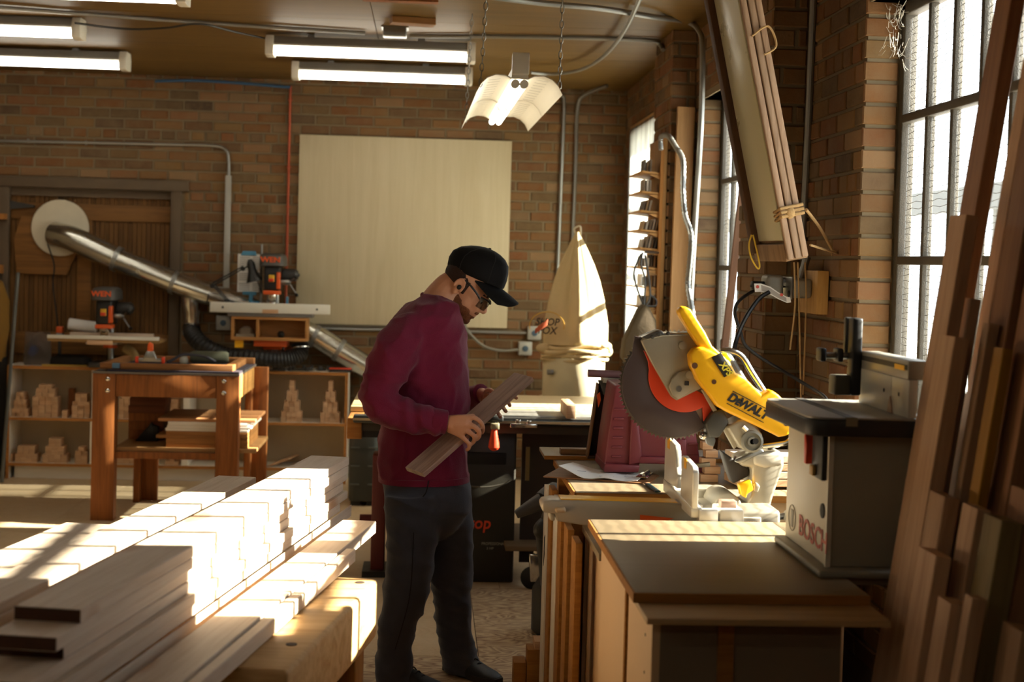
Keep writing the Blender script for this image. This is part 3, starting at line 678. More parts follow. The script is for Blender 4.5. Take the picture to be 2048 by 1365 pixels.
MB().box((at(540, 744, y=10.25).x, 10.207, tp+.0135), (.23, .062, .026)).build('case_body', M_DARK, tl, .006); MB().box((at(540, 744, y=10.25).x, 10.175, tp+.018), (.05, .006, .012)).build('latch', M_STEEL, tl)
for k, (px, c, w_, lab) in enumerate([(601, '#4b4740', .05, 'grey'), (606, '#9a9486', .06, 'pale steel'), (626, '#2c2a27', .04, 'black'), (642, '#a59a78', .05, 'brass')]):
    qx = at(px, 742, y=10.24).x; b_ = empty('bar_clamp', (qx, 10.24, tp), lab+' bar clamp lying on the shelf top by the red level', 'clamp')
    MB().cyl((qx-.09, 10.20+.035*k, tp+.012), (qx+.09, 10.20+.035*k, tp+.012), .007, 8).build('bar', plain('clamp_'+lab, c, .45, .5), b_); MB().box((qx-.07, 10.20+.035*k, tp+.02), (.02, .02, .035)).build('jaw', M_DARK, b_, .003); MB().box((qx+.05, 10.20+.035*k, tp+.018), (.03, .016, .03)).build('slide', M_DARK, b_, .003)
lv = empty('spirit_level', (at(672, 744, y=10.24).x, 10.24, tp), 'red topped black level lying at the shelf end', 'level')
qx = at(684, 744, y=10.24).x-.01; MB().bb(qx-.08, qx+.08, 10.2, 10.24, tp, tp+.02).build('body', M_BLACK, lv, .003); MB().bb(qx-.08, qx+.08, 10.2, 10.24, tp+.02, tp+.03).build('red_top', M_RED, lv, .002)
# ---- drill presses
def drill_press(name, px, colx, y, z0, ztab, ztop, label, lever=True):
    """bench drill press with motor head, chuck, handle; px: centre column"""
    c = at(px, 640, y=y); x = c.x
    o = empty(name, (x, y, z0), label, 'drill press')
    MB().bb(x-.1, x+.1, y-(.12 if y > 10.22 else -.036), y+(.14 if y > 10.22 else .25), z0, z0+.035).build('base', M_DARK, o, .006)
    MB().cyl((x+.015, y+.07, z0+.03), (x+.015, y+.07, ztop-.05), .024, 16).build('column', M_STEEL, o)
    h = MB(); zt = ztop
    h.loft([[Vector((x+hx*math.copysign(abs(math.cos(t))**.45, math.cos(t)), y-.01+hy*math.copysign(abs(math.sin(t))**.45, math.sin(t)), z)) for t in (2*PI*k/28 for k in range(28))] for z, hx, hy in ((zt-.09, .085, .15), (zt-.085, .092, .16), (zt-.03, .09, .155), (zt-.01, .08, .14), (zt, .06, .12))])
    h.build('belt_cover', plain('press_grey', '#4a4742', .5), o)
    bm_ = MB().bb(x-.055, x+.055, y-.11, y+.1, zt-.26, zt-.088); bm_.build('head', plain('press_black', '#211e1b', .5), o, .012)
    MB().bb(x+.035, x+.058, y-.12, y-.06, zt-.25, zt-.13).build('side_trim', M_ORANGE, o, .003); MB().bb(x-.058, x+.058, y-.118, y+.0, zt-.29, zt-.262).build('trim_ring', M_ORANGE, o, .005)
    MB().lathe([(.045, 0), (.045, .09), (.03, .11)], (x+.06, y+.06, zt-.15), (1, 0, .0), 18).build('motor', M_DARK, o)
    MB().lathe([(.034, 0), (.034, -.03), (.026, -.05), (.03, -.055), (.03, -.085), (.012, -.11)], (x, y-.07, zt-.29), (0, 0, 1), 18).build('chuck', M_CHROME, o)
    MB().cyl((x, y-.07, zt-.4), (x, y-.07, max(ztab+.005, zt-.49)), .004, 8).build('drill_bit', plain('brass_bit', '#b99548', .3, .9), o)
    sw = MB().bb(x-.02, x+.02, y-.125, y-.11, zt-.20, zt-.15).build('switch', plain('switch_yellow', '#d9a921', .5), o, .003); MB().bb(x-.018, x+.018, y-.132, y-.125, zt-.198, zt-.175).build('stop_button', M_RED, sw, .003)
    hub = MB().lathe([(.02, 0), (.022, .05), (.012, .07)], (x+.055, y-.03, zt-.2), (1, 0, 0), 14).build('feed_hub', M_STEEL, o)
    for a in (.6, .6+2*PI/3, .6+4*PI/3):
        e = Vector((x+.11+.06, y-.03+.09*math.cos(a), zt-.2+.09*math.sin(a))); MB().cyl((x+.11, y-.03, zt-.2), e, .005, 8).build('feed_handle', M_STEEL, hub); MB().ell(e, (.014,)*3, nu=10, nv=6).build('knob', M_BLACK, hub)
    text('lettering', 'WEN', plain('wen_orange', '#e0591a', .5), o, (x-.005, y-.17, zt-.045), facing(), .052, .001, 0, 1.15, .0015)
    return o, x
o, x = drill_press('drill_press', 214, 0, 10.24, tp, 1.03, 1.365, 'drill press with pale board table, in front of the boarded door')
# its table: white faced board with fence
MB().lathe([(.05, 0), (.05, .05)], (x+.012, 10.31, .93), (0, 0, 1), 16).build('table_bracket', M_ORANGE, o); MB().bb(x-.11, x+.11, 10.08, 10.28, .965, .985).build('cast_table', M_STEEL, o, .008)
a = at(95, 674, y=10.03).x; b = at(318, 681, y=10.03).x
box('board_table', wood('table_edge', '#b8905a', '#94703f', 0), a, b, 10.03, 10.33, .985, 1.006, o, .002); box('fence_strip', M_WHITE, a, b, 10.02, 10.05, 1.006, 1.03, o, .001); box('front_block', M_BLOCK, x-.085, x+.09, 10.01, 10.03, .968, .998, o, .003)
box('rear_fence', M_RAW, a+.1, b-.08, 10.24, 10.27, 1.006, 1.04, o, .002)
rl = empty('paper_roll', at(150, 660, y=10.38), 'white roll of cloth lying behind the drill press table', 'roll'); q = at(165, 662, y=10.30); 
MB().lathe([(.035, -.1), (.042, -.095), (.042, .095), (.035, .1)], (q.x, 10.305, 1.084), (1, .1, -.12), 18).build('roll', M_PAPER, rl)
hx = bez([at(252, 697, y=10.2), at(264, 706, y=10.16), at(275, 722, y=10.12), at(292, 733, y=10.1)], 10)
ho = MB().tube(hx, [.034+(.002 if i % 2 else -.002) for i in range(len(hx))], 14).build('ribbed_hose', plain('hose_tan', '#8a7246', .7)); tag(ho, 'tan ribbed hose curving down from the drill press table', 'hose')
# second press on its drawer box
o, x = drill_press('drill_press', 545, 0, 10.208, tp, 1.27, 1.635, 'drill press with white fence, lamp and wooden drawer box beside the plywood panel')
a = at(420, 612, y=10.06).x; b = at(660, 620, y=10.06).x; zf = at(540, 617, y=10.06).z
MB().bb(a, b, 10.05, 10.08, zf-.035, zf+.035).build('fence_strip', M_WHITE, o, .002)
box('fence_notch', M_BLOCK, x-.055, x+.055, 10.046, 10.051, zf-.035, zf-.008, o)
for sx in (a+.09, b-.09): MB().lathe([(.008, 0), (.008, .004)], (sx, 10.05, zf), (0, -1, 0), 10).build('screw', M_DARK, o)
box('table_plate', plain('table_grey', '#8b8782', .5, .3), at(455, 630, y=10.08).x, at(625, 635, y=10.08).x, 10.08, 10.26, zf-.062, zf-.035, o, .003)
M_BOXW = wood('drawer_ply', '#c28a4d', '#a3692f', 0, .6)
bx0 = at(462, 650, y=10.08).x; bx1 = at(615, 655, y=10.08).x; bz1 = zf-.065; bz0 = bz1-.165; t = .017
db = tag(empty('drawer_box', ((bx0+bx1)/2, 10.08, bz0), 'open orange plywood box with two bays under the white fence', 'box'))
for args in ((bx0, bx1, bz1-t, bz1), (bx0, bx1, bz0, bz0+t*1.3)): box('rail', M_BOXW, args[0], args[1], 10.08, 10.25, args[2], args[3], db, .001)
for sx in (bx0, bx0+.175, bx1-t): box('side', M_BOXW, sx, sx+t, 10.08, 10.25, bz0+t*1.3, bz1-t, db, .001)
box('back', M_BOXW, bx0, bx1, 10.24, 10.25, bz0, bz1, db)
tag(MB().bb(bx0+.03, bx0+.16, 10.11, 10.18, bz0+t*1.3, bz0+t*1.3+.02).loft([[Vector((bx0+.095+r_*math.cos(k*PI/6), 10.18+.05*math.sin(k*PI/6)*r_/.06, bz0+.04+h_)) for k in range(12)] for r_, h_ in ((.06, 0), (.05, .03), (.02, .055))]).build('rag', plain('rag_grey', '#8b7c66', .9)), 'crumpled grey rag stuffed in the small bay of the drawer box', 'rag')
kn = MB().lathe([(.018, 0), (.024, .01), (.024, .03), (.012, .045)], (at(562, 665, y=10.14).x, 10.14, bz0+t*1.3), (0, 0, 1), 12).build('threaded_stud', M_BLACK); tag(kn, 'small black threaded stud lying in the wide bay of the drawer box', 'knob')
box('bracket', M_ORANGE, x-.12, x+.115, 10.12, 10.28, bz0-.045, bz0, o, .003); box('bracket_lower', M_ORANGE, x-.06, x+.07, 10.19, 10.262, bz0-.07, bz0-.045, o, .008)
for sx in (-.075, -.035, .07): MB().cyl((x+sx, 10.264, tp+.034), (x+sx, 10.264, bz0-.02), .012, 10).build('support_rod', M_CHROME, o)
box('yellow_tag', M_YELLOW, x-.25, x-.19, 10.11, 10.112, bz0-.055, bz0, o)
# desk lamp
dl = empty('desk_lamp', at(465, 615, y=10.18), 'black jointed desk lamp clamped behind the white fence', 'lamp')
j0 = at(455, 605, y=10.16); j1 = at(425, 572, y=10.16); j2 = at(486, 538, y=10.14); j3 = at(502, 530, y=10.12)
for off in (0, .018):
    MB().cyl(j0+Vector((off, 0, 0)), j1+Vector((off, 0, .008)), .005, 8).build('lower_arm', M_BLACK, dl); MB().cyl(j1+Vector((0, 0, off)), j2+Vector((0, 0, off)), .005, 8).build('upper_arm', M_BLACK, dl)
for q in (j1, j2): MB().lathe([(.016, -.015), (.016, .015)], q, (0, 1, 0), 12).build('joint', M_BLACK, dl)
MB().box(j0-Vector((0, 0, .02)), (.04, .05, .07)).build('clamp', M_BLACK, dl, .004)
MB().cyl(j2, j3, .006, 8).build('neck', M_BLACK, dl)
MB().lathe([(.012, .04), (.024, .02), (.03, 0), (.028, -.03), (.033, -.05), (.058, -.115), (.06, -.12), (.054, -.118), (.02, -.04)], j3+Vector((.0, 0, .0)), (-.25, 0, 1), 22, False).build('shade', plain('lamp_black', '#171411', .35), dl)
MB().tube(bez([j3+Vector((.03, 0, -.03)), j3+Vector((.05, .01, -.12)), j3+Vector((.08, .02, -.2))], 6), .004, 6).build('cord', M_BLACK, dl)
# paper sheet on blue stand
ps = empty('paper_stand', at(500, 590, y=10.24), 'blue clip stand holding a printed table of figures behind the drill press', 'stand')
a = at(476, 508, y=10.26); b = at(518, 585, y=10.26); M_BLUE = plain('blue_plastic', '#4d8fb0', .45)
MB().bb(a.x, b.x, 10.258, 10.26, b.z, a.z).build('sheet', M_PAPER, ps)
pr = MB()
for col in range(2):
    for r_ in range(17):
        if r_ in (7, 12): continue
        xx = a.x+.012+col*.095; zz = a.z-.022-r_*.0145; pr.bb(xx, xx+(.075 if col == 0 or r_ % 3 else .05), 10.2572, 10.258, zz-.004, zz)
po = pr.build('printing', plain('print_grey', '#77746e', .8), ps); po['kind'] = 'stuff'
MB().prism([(a.x+.02, a.z-.01), (b.x-.02, a.z-.01), (b.x-.03, a.z+.022), (a.x+.035, a.z+.022)], 10.252, 10.265, lambda u, v, k: Vector((u, k, v))).build('clip_top', M_BLUE, ps, .003)
MB().bb(a.x+.04, b.x-.02, 10.24, 10.28, b.z-.02, b.z+.004).bb((a.x+b.x)/2-.012+.02, (a.x+b.x)/2+.035, 10.25, 10.27, b.z-.07, b.z-.02).bb(a.x+.1, b.x+.0, 10.23, 10.28, zf-.03, b.z-.065).build('foot', M_BLUE, ps, .003)
tl2 = at(572, 595, y=10.23); bo = MB().bb(tl2.x-.02, tl2.x+.02, 10.21, 10.25, zf-.035, zf+.025).bb(tl2.x-.03-.03, tl2.x+.02, 10.21, 10.25, zf-.035, zf+.0).bb(tl2.x, tl2.x+.018, 10.22, 10.24, zf+.02, zf+.08).build('blue_holder', M_BLUE, None, .003); tag(bo, 'small blue plastic holder standing on the table next to the press', 'holder')
pp = at(523, 520, y=10.33); MB().cyl((pp.x+.005, 10.288, 1.25), (pp.x+.005, 10.288, 1.70), .008, 10).build('depth_rod', M_STEEL, o)
# ================================================================== orange workbench in the middle distance
wbz = .90; X0, X1, Y0, Y1 = -1.985, -1.115, 8.63, 9.42
wk = empty('workbench', ((X0+X1)/2, (Y0+Y1)/2, 0), 'orange stained timber workbench with bolted legs and a lower shelf', 'workbench')
LW = .135
for x in (X0, X1-LW):
    box('leg', M_FIR, x, x+LW, Y0, Y0+.05, 0, wbz-.012, wk, .003)
    box('leg', M_FIR, x+.03, x+LW, Y0+.05, Y0+.09, 0, wbz-.15, wk, .003)
for x in (X0+.12, X1-LW+.09): 
    box('leg', M_FIR, x, x+LW, Y1-.05, Y1, 0, wbz-.012, wk, .003); box('leg', M_FIR, x+.0, x+.04, Y1-.14, Y1-.05, 0, wbz-.15, wk, .003)
box('apron', M_FIR, X0+LW+.003, X1-LW-.003, Y0+.006, Y0+.045, wbz-.15, wbz-.014, wk, .002)
box('end_apron', wood('pale_fir', '#c58f4c', '#a56f33', 1, .9), X1-.04, X1, Y0+.052, Y1+.05, wbz-.15, wbz-.014, wk, .002)
box('end_apron', M_FIR, X0, X0+.04, Y0+.052, Y1-.05, wbz-.15, wbz-.014, wk, .002)
box('worktop', plain('steel_top', '#6b6258', .5, .3), X0, X1, Y0-.01, Y1+.06, wbz-.012, wbz, wk)
box('shelf_board', wood('shelf_ply', '#b08452', '#8e6335', 0), X0+.12, X1+.1, Y0+.06, Y1-.06, .415, .437, wk, .002)
box('shelf_rail', M_FIR, X0+LW, X1-LW, Y0+.02, Y0+.06, .375, .415, wk, .002)
for x in (X0+.09, X1-LW+.045):
    for z in (wbz-.045, wbz-.115): MB().lathe([(.014, 0), (.014, .004), (.008, .008)], (x, Y0, z), (0, -1, 0), 12).build('bolt', M_CHROME, wk)
# panels stacked on the lower shelf
zz = .4375
for k, (dx, t_, c0, dx1, lab) in enumerate([(.0, .024, 'e', 0, 'lowest'), (0, .03, 'e', .0, 'second'), (-.06, .02, 'e', .0, 'third'), (.0, .022, 'e', .0, 'fourth'), (-.005, .018, 'w', 0, 'fifth'), (.005, .016, 'w', .02, 'sixth'), (.01, .022, 'w', 0, 'seventh'), (-.05, .018, 'r', .045, 'topmost')]):
    m_ = {'e': wood('panel_edge', '#a9743c', '#8a5726', 0), 'w': M_MELA, 'r': wood('panel_top', '#c98e5c', '#b07442', 0)}[c0]
    b_ = box('stacked_panel', m_, -1.562+dx, -1.07+dx1, Y0+.1, Y1-.15, zz, zz+t_, None, .0015); zz += t_+.001
    tag(b_, 'flat panel on the workbench shelf, %s from the bottom of the stack' % lab if lab != 'topmost' else 'sunlit panel topmost of the stack on the workbench shelf', 'panel', 'panels stacked on the workbench shelf')
# walnut boxes, trowel-shaped dark offcut
for k, (x0, x1, z0, h, mt, lab) in enumerate([(-1.86, -1.64, .4375, .06, 'o', 'orange wooden box lowest on the workbench shelf'), (-1.86, -1.64, .498, .055, 'o', 'orange wooden box second from the workbench shelf'), (-1.86, -1.635, .554, .05, 'o', 'orange wooden box under the walnut trays'), (-1.863, -1.635, .605, .045, 'w', 'walnut tray under the topmost tray on the workbench shelf'), (-1.855, -1.63, .651, .05, 'w', 'walnut tray topmost on the workbench shelf')]):
    m_ = wood('walnut_tray', '#7a4428', '#54290f', 0, 1) if mt == 'w' else M_FIR
    o = empty('wooden_tray', ((x0+x1)/2, 9.2, z0), lab, 'tray'); ya, yb = 9.08, 9.27; w_ = .016
    box('front', m_, x0, x1, ya, ya+w_, z0, z0+h, o, .001); box('back', m_, x0, x1, yb-w_, yb, z0, z0+h, o, .001)
    box('side', m_, x0, x0+w_, ya+w_, yb-w_, z0, z0+h, o, .001); box('side', m_, x1-w_, x1, ya+w_, yb-w_, z0, z0+h, o, .001); box('bottom', m_, x0+w_, x1-w_, ya+w_, yb-w_, z0, z0+.008, o)
pv = tag(MB().prism([(-1.80, .4375), (-1.66, .4375), (-1.655, .53), (-1.69, .54), (-1.70, .56), (-1.715, .535), (-1.73, .52)], 8.98, 9.02, lambda u, v, k: Vector((u, k, v))).build('black_bracket', M_BLACK, None, .004), 'black angular bracket propped on the workbench shelf', 'bracket')
# frame clamped on the bench top
fr = empty('glued_lattice', (-1.55, 9.0, wbz), 'brown timber frame lying on the workbench with a clamp on it', 'frame')
M_FR = wood('frame_wood', '#9a6636', '#724620', 0)
fx0, fx1, fy0, fy1 = -1.95, -1.16, 8.66, 9.36; zt = wbz+.012
box('rail', M_FR, fx0, fx1, fy0, fy0+.05, zt, zt+.038, fr, .002); box('rail', M_FR, fx0+.1, fx1+.05, fy1-.05, fy1, zt, zt+.038, fr, .002)
box('stile', M_FR, fx1-.05, fx1, fy0+.05, fy1-.05, zt, zt+.036, fr, .002); box('stile', M_FR, fx0, fx0+.05, fy0+.05, fy1-.05, zt, zt+.036, fr, .002)
tag(box('rubber_mat', plain('purple_mat', '#2d2530', .85), -1.90, -1.118, 8.635, 9.44, wbz, wbz+.012), 'dark purple rubber mat under the timber frame', 'mat')
tag(MB().bb(-1.875, -1.83, 8.645, 8.66, wbz+.018, wbz+.05).build('tape_piece', plain('blue_tape', '#4a6b86', .7), None, .003), 'folded piece of blue tape on the corner of the timber frame', 'tape')
cl = empty('spring_clamp', (-1.67, 8.78, zt+.04), 'grey squeeze clamp with orange trigger on the timber frame', 'clamp')
q = Vector((-1.66, 8.70, zt+.038))
MB().bb(q.x-.07, q.x+.07, q.y-.012, q.y+.012, q.z+.008, q.z+.03).build('bar', M_STEEL, cl, .004); MB().prism([(-.045, 0), (.045, 0), (.02, .055), (-.02, .055)], -.015, .015, lambda u, v, k: q+Vector((u, k, v+.02))).build('body', M_STEEL, cl, .004)
MB().prism([(-.018, .05), (.018, .05), (.016, .1), (-.004, .115), (-.014, .1)], -.014, .014, lambda u, v, k: q+Vector((u, k, v+.015))).build('trigger', M_ORANGE, cl, .005)
for s_ in (-1, 1): MB().box(q+Vector((s_*.078, 0, .02)), (.018, .03, .04)).build('jaw_pad', M_RED, cl, .004)
gl = MB().lathe([(.022, 0), (.028, .01), (.028, .03), (.02, .045), (.022, .05)], (at(368, 715, y=9.2).x, 9.2, zt+.0), (0, 0, 1), 14).build('glass_jar', plain('jar_grey', '#b7b2a2', .2)); tag(gl, 'small pale jar standing on the workbench', 'jar')
ro = MB().lathe([(.03, -.12), (.04, -.1), (.04, .1), (.03, .12)], (at(415, 722, y=9.22).x+.012, 9.22, zt+.045), (1, .1, 0), 14).build('cloth_roll', plain('olive_cloth', '#4b4a36', .8)); tag(ro, 'rolled olive cloth at the back of the workbench', 'roll')
tp_ = tag(MB().tube(bez([Vector((-1.562, 8.72, zt+.045)), Vector((-1.53, 8.74, zt+.06)), Vector((-1.47, 8.78, zt+.09)), Vector((-1.36, 8.85, zt+.075)), Vector((-1.30, 8.9, zt+.042))], 6), .009, 6).build('strap', plain('black_strap', '#1f1b22', .8)), 'loose black strap lying over the timber frame', 'strap')
# ---- hard case and table saw
hc = empty('hard_case', (-.40, 9.2, 0), 'black ribbed hard case standing on end beside the shelf unit', 'case')
a = at(698, 865, y=9.3); b = at(752, 975, y=9.3); hx0, hx1 = a.x, b.x+.02
MB().loft([[Vector(((hx0+hx1)/2+(hx1-hx0)/2*s_*math.copysign(abs(math.cos(t))**.35, math.cos(t)), 9.45+.18*s_*math.copysign(abs(math.sin(t))**.35, math.sin(t)), z)) for t in (2*PI*k/32 for k in range(32))] for z, s_ in ((0.03, .93), (.05, 1), (.50, 1), (.54, .96), (.56, .85))]).build('shell', plain('case_black', '#33352f', .5), hc)
for z in (.14, .26, .38): [MB().bb(u0, u1, 9.262, 9.275, z, z+.008).build('rib', plain('case_rib', '#4a4d44', .5), hc) for u0, u1 in ((hx0+.015, hx0+.075), (hx1-.075, hx1-.015))]
MB().tube(bez([(hx0+.03, 9.4, .55), (hx0+.04, 9.4, .585), ((hx0+hx1)/2, 9.4, .595), (hx1-.06, 9.4, .585), (hx1-.05, 9.4, .55)], 5), .012, 8).build('handle', M_BLACK, hc)
for xx in (hx0+.05, hx1-.05): MB().bb(xx-.03, xx+.03, 9.3, 9.55, 0, .035).build('foot', M_BLACK, hc)
rs = empty('red_stand', (-.24, 7.4, 0), 'dark red metal stand leg behind the man', 'stand')
a = at(752, 1000, y=7.3)
MB().bb(a.x-.02, a.x+.05, 7.25, 7.4, 0, .62).build('post', plain('dark_red', '#5a1a14', .5), rs, .006); MB().lathe([(.035, 0), (.035, .1)], (a.x-.08, 7.3, .27), (1, 0, 0), 16).build('roller', plain('dark_red', '#5a1a14'), rs); MB().bb(a.x-.06, a.x+.10, 7.2, 7.45, 0, .03).build('foot', M_BLACK, rs)
ts = empty('table_saw', (.2, 7.4, 0), 'black cabinet table saw with long pale table behind the man', 'table saw')
tz = .87
M_TTOP = wood('saw_table_ply', '#d2b98a', '#b99d6a', 0, .3, .45, var=.05)
box('rail', M_BLACK, -.34, .98, 6.86, 6.94, tz-.045, tz-.008, ts, .008); box('rail_lower', plain('rail_brown', '#3c3326', .5), -.34, .98, 6.93, 6.96, tz-.09, tz-.045, ts)
MB().bb(-.34, .98, 6.84, 6.862, tz-.03, tz-.018).build('scale_strip', M_CHROME, ts)
box('cast_top', plain('cast_iron', '#aaa79d', .35, .7, .1), -.2, .98, 6.95, 7.2, tz-.035, tz, ts, .003)
box('wing_frame', M_EDGE, -.37, -.3, 6.92, 7.95, tz-.13, tz-.03, ts, .003); box('table_top', M_TTOP, -.37, .98, 7.2, 8.0, tz-.025, tz, ts, .002)
box('black_bay', M_BLACK, -.36, .2, 6.99, 7.05, tz-.13, tz-.08, ts)
box('cabinet', plain('cabinet_black', '#2b271d', .4), -.12, .47, 7.12, 7.7, .0, tz-.09, ts, .01)
box('slot', plain('slot_black', '#050504', .6), .17, .42, 7.112, 7.121, .60, .66, ts, .02)
MB().tube(bez([(.16, 7.115, .50), (.3, 7.11, .485), (.4, 7.115, .50), (.44, 7.117, .52)], 5), .004, 6).build('trim_line', plain('trim_grey', '#6a665a', .4, .5), ts)
text('lettering', 'Stop', plain('stop_red', '#d8431e', .5), ts, (at(952, 1048, y=7.11).x, 7.114, at(962, 1048, y=7.11).z), facing(), .085, .001, .12, .95, .0015, 'CENTER')
text('lettering', 'PROFESSIONAL SAW', plain('print_pale', '#9b9482', .6), ts, (at(996, 1090, y=7.11).x, 7.114, at(995, 1089, y=7.11).z), facing(), .02, .0008, 0, .9)
text('lettering', '3 HP', plain('print_pale', '#9b9482', .6), ts, (at(980, 1097, y=7.11).x, 7.114, at(980, 1098, y=7.11).z), facing(), .018, .0008)
box('hinge', plain('brass_hinge', '#8a7a52', .4, .7), at(1052, 900, y=7.1).x, at(1060, 900, y=7.1).x, 7.1, 7.11, at(1055, 962, y=7.1).z, at(1055, 895, y=7.1).z, ts)
box('side_panel', plain('cabinet_brown', '#2a1f14', .6), .5, .98, 7.15, 7.17, .1, tz-.09, ts)
mbase = MB().bb(.42, .62, 6.98, 7.6, .19, .215).build('mobile_base', plain('base_wood', '#6a5234', .7), ts, .003)
cw = at(1064, 1143, y=6.98); MB().lathe([(.048, -.014), (.055, -.01), (.055, .01), (.048, .014)], (cw.x, 7.0, .055), (.35, 1, 0), 20).build('caster_wheel', M_BLACK, ts)
MB().prism([(-.02, -.02), (.02, -.02), (.06, .11), (-.03, .12)], -.02, .02, lambda u, v, k: Vector((cw.x+u+.012, 6.985+k, .06+v))).build('caster_fork', M_CHROME, ts, .006); MB().lathe([(.03, 0), (.03, .012)], (cw.x+.03, 7.0, .18), (0, 0, 1), 14).build('caster_swivel', M_CHROME, ts)
# fence lock bits
q = at(1045, 847, y=6.85)
MB().bb(q.x-.06, q.x+.07, 6.83, 6.845, q.z-.02, q.z+.0).bb(q.x-.035, q.x-.01, 6.83, 6.845, q.z, q.z+.018).bb(q.x+.02, q.x+.04, 6.83, 6.845, q.z, q.z+.016).build('scale_bracket', M_CHROME, ts, .002)
hc2 = empty('bar_clamp', at(990, 870, y=6.8), 'red handled clamp hanging on the table saw rail', 'clamp')
a = at(990, 853, y=6.80); MB().box(a, (.04, .03, .03)).build('collar', plain('clamp_brass', '#b9a060', .35, .7), hc2, .004); MB().cyl(a+Vector((.02, .04, .06)), a+Vector((0, 0, 0)), .008, 8).build('screw', M_STEEL, hc2)
MB().bb(a.x-.05, a.x+.04, 6.8, 6.86, a.z+.02, a.z+.05).build('jaw', M_BLACK, hc2, .006); MB().lathe([(.012, 0), (.016, -.02), (.026, -.075), (.027, -.09), (.02, -.1), (.008, -.107)], a-Vector((.003, 0, .012)), (0, 0, 1), 14).build('handle', M_RED, hc2)
q = at(1141, 838, z=tz); tag(MB().bb(q.x-.02, q.x+.025, q.y, q.y+.32, tz, tz+.065).build('wood_block', M_BLOCK, None, .002), 'pale offcut standing on the table saw top', 'block')
# vacuum nozzle / hose dark behind the bench front
vn = empty('vacuum_nozzle', at(1075, 1010, y=5.9), 'grey vacuum nozzle and hose behind the saw arm', 'vacuum')
a = at(1032, 1030, y=5.9); b = at(1085, 1002, y=5.9); MB().tube([a, a+(b-a)*.5, b], [.018, .028, .036], 14).build('nozzle', plain('vac_grey', '#575450', .45), vn)
MB().tube(bez([b, at(1110, 985, y=5.95), at(1100, 1040, y=6.0), at(1085, 1060, y=6.0), at(1090, 1075, y=6.05), at(1100, 1180, y=6.1)], 6), .04, 14).build('hose', plain('vac_dark', '#2a2826', .5), vn)
vb = at(1100, 1110, y=6.1); MB().lathe([(.10, 0), (.12, .02), (.12, .2), (.09, .25)], (vb.x+.05, 6.15, 0), (0, 0, 1), 20).build('tank', plain('vac_dark', '#2a2826', .5), vn)
# ---- dust collector: cloth bag over drum
dcx = at(1150, 700, y=8.6).x; DY = 8.65
dco = empty('dust_collector', (dcx, DY, 0), 'dust collector with cream cloth filter bag pinched to a peak', 'dust collector')
M_CLOTH = plain('cream_cloth', '#cdb88c', .85, 0, .1, 5, .35, .2, 60)
rings = []; NS = 72
prof = [(1.115, .155, 0), (1.13, .178, .05), (1.16, .172, .12), (1.25, .157, .25), (1.4, .128, .36), (1.52, .102, .42), (1.62, .074, .46), (1.70, .048, .46), (1.76, .028, .42), (1.80, .014, .2), (1.815, .012, 0)]
for z, r_, fold in prof:
    ring = []
    for k in range(NS):
        t = 2*PI*k/NS; f = 1+fold*.55*math.cos(5*t+.6+z*.5)+fold*.3*math.cos(9*t+1.3)
        ring.append(Vector((dcx+.0+(z-1.1)*.0+r_*f*math.cos(t)*1.08, DY+r_*f*math.sin(t), z)))
    rings.append(ring)
MB().loft(rings).build('filter_bag', M_CLOTH, dco, ang=60)
MB().tube(bez([(dcx-.01, DY, 1.80), (dcx-.02, DY, 1.835), (dcx+.015, DY, 1.85), (dcx+.02, DY, 1.80), (dcx+.015, DY, 1.74)], 6), .006, 6).build('hang_loop', plain('loop_white', '#cfc6ad', .8), dco)
mb = MB()
for k_, (z, r_, s_) in enumerate([(1.105, .185, .012), (1.085, .195, .014), (1.06, .19, .012), (1.035, .185, .01)]):
    mb.tube([Vector((dcx+(r_+.01*math.sin(5*t+k_))*math.cos(t)*1.06, DY+(r_+.01*math.sin(5*t+k_))*math.sin(t), z+.006*math.sin(4*t+k_*2)+.03*(math.cos(t)+1)*.5*(1 if k_ == 0 else .4))) for t in (2*PI*k/40 for k in range(41))], s_, 8)
mb.build('gathered_hem', M_CLOTH, dco)
mb = MB().ell((dcx+.19, DY-.05, 1.12), (.035, .03, .03)).ell((dcx+.15, DY-.12, 1.13), (.04, .03, .022)).ell((dcx+.21, DY-.02, 1.09), (.025, .03, .03)); MB().ell((dcx-.19, DY-.08, 1.105), (.05, .03, .03)).build('tied_end', M_CLOTH, dco); mb.build('tied_knot', M_CLOTH, dco)
MB().lathe([(.185, .80), (.19, .81), (.19, 1.04), (.185, 1.05)], (dcx, DY, 0), (0, 0, 1), 40).build('drum', plain('drum_cream', '#d6cba6', .5), dco)
MB().bb(dcx-.175, dcx-.135, DY-.155, DY-.12, .95, .98).build('drum_latch', M_STEEL, dco, .004)
mb = MB(); mb.loft([[Vector((dcx+(r_+.008*math.sin(6*t+i_*2))*math.cos(t)*1.06, DY+(r_+.008*math.cos(5*t+i_))*math.sin(t), z)) for t in (2*PI*k/48 for k in range(48))] for i_, (z, r_) in enumerate([(.81, .195), (.78, .205), (.7, .2), (.6, .2), (.4, .19), (.3, .17)])]); mb.build('lower_bag', plain('lower_cloth', '#a98c66', .9, 0, .12), dco)
mb = MB().bb(dcx-.2, dcx+.2, DY-.2, DY+.2, .26, .3)
mb.build('base_plate', M_DARK, dco)
for sx in (-.17, .17):
    for sy in (-.17, .17): MB().cyl((dcx+sx, DY+sy, 0), (dcx+sx, DY+sy, .27), .02, 8).build('leg', M_DARK, dco)
MB().tube([Vector((dcx-.1955, DY-.06, .3)), Vector((dcx-.215, DY-.06, .8))], .01, 8).build('strut', M_GALV, dco)
fa = facing((1, -.42, 0), (0.1, 0.2, 1)); q = at(1094, 652, y=8.50)
